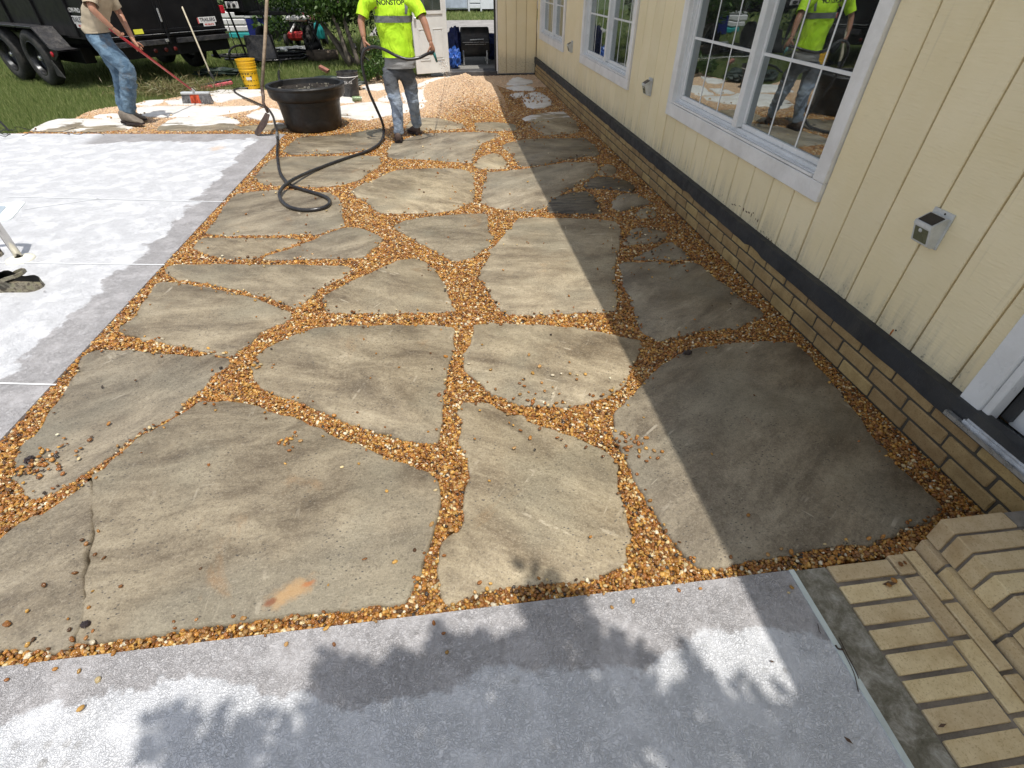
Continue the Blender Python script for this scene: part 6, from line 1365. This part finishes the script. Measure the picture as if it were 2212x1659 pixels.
def leaves(name, pts, size, mat, parent=None, seed=0, aspect=.5, flat=None, label=None):
    """kite-shaped folded leaves at pts, random directions"""
    r_ = np.random.default_rng(seed); n = len(pts); d = r_.normal(0, 1, (n, 3)); d /= np.linalg.norm(d, axis=1)[:, None]
    if flat is not None: d[:, 2] *= flat; d /= np.linalg.norm(d, axis=1)[:, None]
    u = r_.normal(0, 1, (n, 3)); 
    if flat is not None: u = u*flat+np.array([0, 0, 1.])
    s = np.cross(d, u); s /= (np.linalg.norm(s, axis=1)[:, None]+1e-9); nn = np.cross(s, d); L = (size*r_.uniform(.6, 1.3, n))[:, None]
    a = pts; b_ = pts+d*L*.45+s*L*aspect*.5+nn*L*.08; c = pts+d*L; e = pts+d*L*.45-s*L*aspect*.5+nn*L*.08
    v = np.stack([a, b_, c, e], 1).reshape(-1, 3); f = np.arange(n*4).reshape(-1, 4)
    o = mesh_np(name, v, f, mat, None); 
    if parent is not None: adopt(o, parent)
    return o
def clumps(centres, radii, n, seed):
    r_ = np.random.default_rng(seed); out = []
    for c, r in zip(centres, radii):
        q = r_.normal(0, 1, (n, 3)); q /= np.linalg.norm(q, axis=1)[:, None]; q *= (r_.uniform(.15, 1, (n, 1))**.45)*np.array(r); out.append(q+np.array(c))
    return np.concatenate(out)
def tree(name, base, trunks, cl, label, cat='tree', leaf='leaf', nl=700, size=.08, seed=1, rb=.06, group=None):
    root = empty(name, base, label, cat, group); r_ = random.Random(seed)
    for tp in trunks:
        b = MB(); pts = smooth_path([Vector(p) for p in tp], 5); b.tube(pts, [rb*(1-.72*i/len(pts)) for i in range(len(pts))], 8)
        e = pts[-1]; b.build('trunk', M['bark'], root, smooth=True)
        near = sorted(cl, key=lambda c: (Vector(c[0])-e).length)[:4]; b = MB()
        for c in near: m_ = (e+Vector(c[0]))/2+Vector((0, 0, .15)); b.tube([e, m_, Vector(c[0])], [rb*.3, rb*.2, rb*.08], 5)
        b.build('limb', M['bark'], root, smooth=True)
    P = clumps([c[0] for c in cl], [c[1] for c in cl], nl, seed); leaves('crown', P, size, M[leaf], root, seed); return root
# multi-trunk shrub tree behind the vest man
bx = G(880, 160)
cl = []; r_ = random.Random(5)
for k in range(34): cl.append(((r_.uniform(-4.6, -.6), r_.uniform(13.3, 16.2), r_.uniform(1.25, 3.6)), (r_.uniform(.45, .75), r_.uniform(.45, .7), r_.uniform(.3, .5))))
for (x, y, wy) in ((640, 15, 14.0), (690, 22, 13.6), (740, 10, 13.8), (600, 8, 14.5), (715, 40, 13.9), (770, 20, 13.8)): p = ony(x, y, wy); cl.append(((p[0], p[1], p[2]+.12), (.42, .4, .28)))
tr0 = [(-2.05, 13.7, 0), (-2.2, 13.75, .8), (-2.5, 13.8, 1.4), (-2.75, 13.9, 2.2)]
trs = [tr0, [(-1.85, 13.7, 0), (-2.0, 13.8, .7), (-2.15, 13.9, 1.5), (-2.0, 14, 2.4)], [(-2.1, 13.9, 0), (-2.5, 14.0, .7), (-2.95, 14.1, 1.3), (-3.5, 14.2, 2.1)], [(-1.8, 13.9, 0), (-1.6, 13.9, .9), (-1.35, 14.0, 1.8), (-1.2, 14.1, 2.5)], [(-1.95, 14.0, 0), (-2.7, 14.3, .9), (-3.0, 14.4, 1.6), (-3.1, 14.5, 2.6)]]
tree('shrub_tree', (-2.0, 13.8, 0), trs, cl, 'multi trunk leafy green tree behind the man in the vest', leaf='leaf', nl=420, size=.095, seed=3, rb=.055)
# dense shrub mass behind it, and low leafy plants
def bush(name, c, s, n, size, label, leaf='leaf', seed=1, cat='shrub', group=None):
    root = empty(name, (c[0], c[1], 0), label, cat, group); r_ = random.Random(seed); cs = []; rr_ = []
    for k in range(9): cs.append((c[0]+r_.uniform(-.6, .6)*s[0], c[1]+r_.uniform(-.6, .6)*s[1], s[2]*r_.uniform(.25, .8))); rr_.append((s[0]*.42, s[1]*.42, s[2]*.3))
    leaves('foliage', clumps(cs, rr_, n//9, seed), size, M[leaf], root, seed)
    b = MB()
    for k in range(6): b.tube([(c[0]+r_.uniform(-.05, .05), c[1], 0), (c[0]+r_.uniform(-.4, .4)*s[0], c[1]+r_.uniform(-.3, .3)*s[1], s[2]*.7)], .012, 5)
    b.build('stem', M['bark'], root); return root
bush('leafy_plant', (-1.25, 11.6, 0), (.34, .5, .42), 1500, .06, 'low bright green leafy plant right of the black bucket', seed=4)
bush('leafy_plant', (-1.0, 12.6, 0), (.55, .5, .6), 1600, .07, 'leafy green plants growing at the foot of the open white door', seed=5)
pg = G(*k7(750, 560)); bush('potted_hosta', (pg[0], pg[1]-.1, 0), (.75, .5, .75), 420, .26, 'potted plant with large pale green leaves on the far lawn', 'leaf', seed=8, cat='plant')
b = MB(); b.lathe([(0, 0), (.32, 0), (.40, .30), (.37, .30), (0, .27)], (pg[0], pg[1]-.1, 0), 24, cap=False); adopt(b.build('pot', M['black'], None, smooth=40), [o_ for o_ in col.objects if o_.name == 'potted_hosta'][0])
for k, (x, y, sx, h) in enumerate(((-3.4, 18.5, 1.8, 2.6), (-6.6, 24, 3.2, 3.2), (-12, 22, 3.6, 3.8), (-18, 19, 3.6, 3.8), (-23, 15, 3.5, 4), (-1.9, 16.5, 1.2, 2.4), (-26, 9, 3.5, 4), (-27, 3, 3.5, 4))):
    bush('evergreen_shrub', (x, y, 0), (sx, 1.6, h), 5200, .17 if k not in (0, 5) else .11, ['dark dense evergreen shrub behind the multi trunk tree', 'wide dark shrub far behind the equipment', 'tall dark shrub behind the dump trailer', 'dark shrub left of the dump trailer far back', 'dark shrub at the far left of the lawn', 'narrow dark shrub just behind the open white door', 'dark shrub along the left side of the yard', 'dark shrub nearest the pool on the left'][k], 'leaf_dark', seed=20+k, group='dark shrubs round the yard')
# clippings heap beside the lawn edge
cp_ = G(*k6(1050, 1440)); r2 = np.random.default_rng(3); n = 2600
P = np.stack([r2.normal(-4.7, .42, n), r2.normal(10.75, .28, n), np.abs(r2.normal(0, .075, n))+.0], 1)
o = leaves('brush_clippings', P, .13, M['drybrush'], None, 3, .07); tag(o, 'heap of dry brush clippings between the trailer and the stones', 'clippings', kind='stuff')
# grass
def grass(name, x0, x1, y0, y1, n, h, wd, seed, label):
    r_ = np.random.default_rng(seed); X = r_.uniform(x0, x1, n); Y_ = r_.uniform(y0, y1, n)
    bad = inpoly(X, Y_, patio_poly) | inpoly(X, Y_, [(-14, -5), (1.072, -5), (1.072, .775), (-2.09, .775), (-2.09, 7.36), (-5.9, 7.86), (-14, 8.5)]) | ((Y_ > 21.4) & (Y_ < 29.1) & (X > -2.5)) | ((X > -.25) & (Y_ < 21.4))
    X, Y_ = X[~bad], Y_[~bad]; n = len(X); den = np.array([noise.noise(Vector((x*.9, y*.9, 0))) for x, y in zip(X, Y_)]); hh = h*r_.uniform(.5, 1.3, n)*(1+.5*den)
    a = r_.uniform(0, 6.28, n); ln = r_.uniform(.1, .8, n)*hh; b_ = r_.uniform(0, 6.28, n); z = np.full(n, -.06)
    p0 = np.stack([X-np.cos(a)*wd, Y_-np.sin(a)*wd, z], 1); p1_ = np.stack([X+np.cos(a)*wd, Y_+np.sin(a)*wd, z], 1); p2_ = np.stack([X+np.cos(b_)*ln, Y_+np.sin(b_)*ln, z+hh+.03], 1)
    v = np.stack([p0, p1_, p2_], 1).reshape(-1, 3); o = mesh_np(name, v, np.arange(n*3).reshape(-1, 3), M['grassblade']); tag(o, label, 'grass', kind='stuff'); return o
grass('grass', -9.5, .1, 7.8, 13., 150000, .055, .0045, 1, 'short green lawn grass between the flagstones and the trailer')
grass('grass', -14, .1, 13., 19., 70000, .07, .008, 2, 'lawn grass under and behind the trailer')
grass('grass', -25, 8, 19., 36, 70000, .09, .018, 3, 'lawn grass far across the yard')
grass('grass', -14, -9.5, 7.8, 13., 30000, .06, .006, 4, 'lawn grass at the far left of the yard')
# ---- far clutter between the trailers and the tree
M['coolblue'] = simple('blue_cooler', (.012, .02, .15), .4); M['teal2'] = simple('teal_plastic', (.03, .36, .36), .4); M['pink'] = simple('faded_pink', (.62, .18, .2), .5); M['redm'] = simple('red_mower', (.45, .03, .03), .35)
cc = G(*k7(470, 575)); co = empty('cooler', (cc[0], cc[1], 0), 'navy blue cooler with a white band far behind the yellow buckets', 'cooler')
wb('body', M['coolblue'], cc[0]-.32, cc[0]+.55, cc[1], cc[1]+.5, 0, .55, co, .02); wb('white_band', M['sticker'], cc[0]-.325, cc[0]+.555, cc[1]-.006, cc[1]+.505, .56, .63, co, .01); wb('lid', M['coolblue'], cc[0]-.34, cc[0]+.58, cc[1]-.02, cc[1]+.52, .635, .75, co, .02)
cc = G(*k7(420, 560)); wt = empty('storage_bin', (cc[0]-.55, cc[1]+.2, 0), 'stack of white and teal plastic bins left of the blue cooler', 'bin')
for k, (z, mt, dx) in enumerate(((.0, 'teal2', .1), (.18, 'sticker', .0), (.36, 'sticker', -.06), (.54, 'sticker', -.02))): wb('bin', M[mt], cc[0]-1.0+dx, cc[0]-.2+dx, cc[1]+.1, cc[1]+.6, z, z+.165, wt, .03)
cc = G(*k7(1060, 660)); mo = empty('mower', (cc[0], cc[1], 0), 'red and white lawn mower under the tree with a slanting white handle', 'mower')
wb('deck', M['redm'], cc[0]-.28, cc[0]+.42, cc[1]-.3, cc[1]+.35, .14, .36, mo, .06); wb('engine', M['black'], cc[0]-.18, cc[0]+.26, cc[1]-.18, cc[1]+.2, .37, .58, mo, .03); wb('shroud', M['sticker'], cc[0]-.24, cc[0]+.36, cc[1]-.22, cc[1]+.24, .585, .72, mo, .06)
for dx, dy in ((-.34, -.26), (.46, -.26), (-.34, .3), (.46, .3)):
    b = MB(); b.lathe([(.04, -.04), (.13, -.04), (.15, -.02), (.15, .02), (.13, .04), (.04, .04)], (cc[0]+dx, cc[1]+dy, .15), 20, (0, R(90), 0)); b.build('wheel', M['tyre'], mo, smooth=40)
ha, hb_ = Y(*k7(900, 470), cc[1]-.4), Y(*k7(1080, 110), cc[1]+.3)
b = MB(); b.tube([ha, hb_, hb_+(hb_-ha)*.3], .028, 8); b.build('handle', M['sticker'], mo)
cc = G(*k7(1280, 640)); sd_ = empty('red_seat', (cc[0], cc[1], 0), 'black pushcart with a faded red seat beside the tree trunks', 'cart')
wb('seat', M['pink'], cc[0]-.30, cc[0]+.25, cc[1]-.1, cc[1]+.25, .56, .66, sd_, .03); wb('back', M['pink'], cc[0]-.28, cc[0]+.22, cc[1]+.2, cc[1]+.27, .66, .92, sd_, .03); wb('frame', M['black'], cc[0]-.5, cc[0]+.35, cc[1]-.2, cc[1]+.3, .20, .55, sd_, .03)
for dx in (-.5, .3):
    b = MB(); b.lathe([(.10, -.05), (.24, -.05), (.27, -.03), (.27, .03), (.24, .05), (.10, .05)], (cc[0]+dx, cc[1]-.25, .27), 28, (0, R(80), 0)); b.build('wheel', M['tyre'], sd_, smooth=40)
cc = G(*k7(1230, 880)); spk = empty('hose_reel', (cc[0], cc[1], 0), 'black hose reel and roller frame at the foot of the tree', 'reel')
b = MB(); b.lathe([(0, -.14), (.26, -.14), (.27, -.12), (.10, -.11), (.10, .11), (.27, .12), (.26, .14), (0, .14)], (cc[0]+.05, cc[1]+.15, .28), 28, (0, R(72), R(20)), cap=False); b.build('reel', M['black'], spk, smooth=40)
b = MB(); b.tube([(cc[0]-.1, cc[1], 0), (cc[0]+.25, cc[1]+.2, .75), (cc[0]+.15, cc[1]+.3, 1.2)], .035, 8); b.tube([(cc[0]+.35, cc[1]-.05, 0), (cc[0]-.0, cc[1]+.35, .8)], .03, 8); b.build('frame', M['black'], spk)
M['log'] = simple('cut_log', (.13, .10, .075), .9, var=.3, dirt=(.05, .04, .03))
for k, (x, y) in enumerate(((1330, 880), (1430, 885))):
    c = G(*k7(x, y)); b = MB(); b.lathe([(0, -.28), (.10, -.28), (.115, -.26), (.115, .26), (.10, .28), (0, .28)], (c[0], c[1], .11), 14, (0, R(90), R(8+12*k))); tag(b.build('log', M['log'], None, smooth=40), ['cut log on the lawn beside the hose reel', 'cut log lying nearest the tree trunks'][k], 'log', 'cut logs under the tree')
cj = G(*k7(1640, 560)); b = MB(); b.lathe([(0, 0), (.12, 0), (.13, .02), (.13, .28), (.10, .34), (.05, .36), (.05, .40), (0, .40)], (cj[0], cj[1]-3.5, .28), 20, cap=False); o = b.build('jug', M['teal2'], None, smooth=40); tag(o, 'dark teal jug hanging among the tree trunks', 'jug')
# ---- shade tree standing behind the camera: its shadow falls on the deck
shade = [kT(*q) for q in [(5, 1300), (8, 900), (0, 720), (30, 680), (120, 715), (300, 735), (440, 705), (520, 720), (530, 775), (590, 730), (650, 700), (690, 650), (685, 590), (700, 540), (745, 510), (750, 450), (775, 440), (800, 470), (840, 455), (900, 500), (940, 505), (1020, 470), (1040, 425), (1070, 420), (1100, 460), (1150, 440), (1190, 380), (1210, 330), (1240, 290), (1300, 300), (1330, 350), (1350, 310), (1385, 300), (1410, 380), (1450, 390), (1510, 360), (1560, 350), (1600, 300), (1640, 290), (1620, 230), (1590, 215), (1640, 200), (1650, 120), (1600, 60), (1620, 45), (1680, 60), (1700, 95), (1780, 85), (1800, 100), (1870, 180), (1880, 250), (1950, 280), (2000, 340), (2090, 370), (2150, 450)]]
shade += [(1395, 1440), (1410, 1470), (1440, 1500), (1480, 1480), (1500, 1420), (1530, 1440), (1545, 1500), (1570, 1490), (1591, 1473), (1615, 1500), (1639, 1537), (1660, 1510), (1740, 1503), (1784, 1522), (1950, 1530), (2250, 2000), (250, 2000)]
gaps = [(kT(1225, 450), 13), (kT(1185, 514), 9), (kT(1600, 450), 17), (kT(1560, 470), 9), ((1515, 1580), 12), (kT(160, 855), 20), (kT(60, 830), 14)]
sh_ = [G(x, y)[:2] for x, y in shade]; r_ = np.random.default_rng(21); nL = 30000
gx = r_.uniform(-1.75, 1.95, nL); gyy = r_.uniform(-.75, .95, nL)
ok = inpoly(gx, gyy, sh_) | ((gyy < .02) & ((gx-.1)**2/1.9**2+(gyy+.2)**2/1.7**2 < 1))
for (q, rad) in gaps:
    c = G(*q); rr_ = np.linalg.norm(G(q[0]+rad, q[1])-c); ok &= ~(((gx-c[0])**2*.5+(gyy-c[1])**2+.35*(gx-c[0])*(gyy-c[1])) < (rr_*(1+.45*np.sin(5*np.arctan2(gyy-c[1], gx-c[0])+rad)))**2)
ok &= gx < 1.5
gx, gyy = gx[ok], gyy[ok]; h = r_.uniform(2.75, 4.1, len(gx)); P = np.stack([gx+.14*h, gyy-.35*h, h], 1)
# attached to a trunk behind the camera
st_ = empty('shade_tree', (.3, -4.6, 0), 'broad leafy tree behind the viewer shading the near deck', 'tree')
leaves('crown', P, .07, M['leaf'], st_, 21, .6, flat=.55)
P2 = clumps([(-.3, -4.6, 5.2), (1., -5.0, 5.4), (.2, -5.6, 4.8), (-1., -5.2, 4.7), (1.6, -4.3, 5.0)], [(1.1, 1.1, .8)]*5, 1500, 31); leaves('crown', P2, .09, M['leaf'], st_, 31, .6)
b = MB(); b.tube(smooth_path([(.3, -4.6, 0), (.35, -4.5, 1.4), (.3, -4.3, 2.8), (.45, -3.8, 4.0)], 5), [.16-.004*i for i in range(16)], 12); b.build('trunk', M['bark'], st_, smooth=True)
for e in ((-.6, -1.2, 3.4), (.6, -.8, 3.5), (1.4, -1.1, 3.4), (.2, -1.9, 3.9), (-.9, -2.2, 3.8)):
    b = MB(); b.tube(smooth_path([(.45, -3.8, 4.0), ((.45+e[0])/2, (-3.8+e[1])/2, e[2]-.2), e], 4), [.06, .055, .05, .045, .04, .03, .025, .02, .012], 7); b.build('limb', M['bark'], st_, smooth=True)
# twigs, leaves and litter on the near deck and step
M['twig'] = simple('dark_twig', (.06, .04, .03), .8)
lit = []
def twig(pts, r, label, cat='twig'):
    b = MB(); b.tube(smooth_path([Vector(G(*kK(*p), .004)) for p in pts], 4), r, 5); tag(b.build('twig', M['twig'], None), label, cat, 'twigs on the deck')
twig([(595, 900), (640, 990), (690, 1090), (712, 1140)], .0013, 'long thin twig lying along the white joint strip')
twig([(610, 960), (680, 1100), (708, 1215)], .0013, 'thin twig crossing the white joint strip'); twig([(575, 945), (590, 965), (620, 972)], .003, 'short black curled twig on the joint strip')
twig([(472, 820), (480, 860), (492, 878)], .001, 'hair thin twig on the shaded deck beside the strip')
M['deadleaf'] = simple('dead_leaf', (.10, .055, .03), .7)
def deadleaf(cf, q, L, ang, label):
    c = G(*cf(*q), .004); b = MB(); d = Vector((math.cos(ang), math.sin(ang), 0)); s_ = Vector((-d.y, d.x, 0)); c = Vector(c)
    b.add([c-d*L/2, c+s_*L*.2+Vector((0, 0, .006)), c+d*L/2+Vector((0, 0, .01)), c-s_*L*.2+Vector((0, 0, .004))], [(0, 1, 2), (0, 2, 3)]); tag(b.build('dead_leaf', M['deadleaf']), label, 'leaf', 'fallen leaves')
deadleaf(kK, (885, 592), .045, -.15, 'curled dark leaf on the second paving brick'); deadleaf(kK, (1190, 1415), .022, .1, 'small dark leaf between two paving bricks'); deadleaf(kK, (645, 1500), .024, -1.2, 'dark seed pod on the shaded deck near the bottom')
deadleaf(kF, (-120, 640), .045, -.6, 'dark red leaf on the white deck below the clog') if False else deadleaf(crop(0, 700, 2.37), (418, 1063), .03, -.5, 'dark red leaf on the white deck below the clog')
deadleaf(kK, (203, 1043), .014, -1., 'small black leaf in the bright patch of the deck')
M['snail'] = simple('dark_clod', (.03, .02, .02), .35, var=.3)
c = G(*kB(405, 1380)); blob('dark_clod', (c[0], c[1], 0), (.014, .011, .010), M['snail'], 'dark shiny clod beside the crack in the near left stone', 'clod', 3, .4, sub=3)
c = G(*kB(140, 610)); blob('dark_clod', (c[0], c[1], 0), (.014, .02, .010), M['snail'], 'dark clod among pebbles at the left stone tip', 'clod', 5, .5, sub=3)
c = G(*kC(1920, 250)); blob('dark_clod', (c[0], c[1], 0), (.022, .014, .014), M['snail'], 'dark clod on the shaded stone edge at right', 'clod', 7, .5, sub=3)
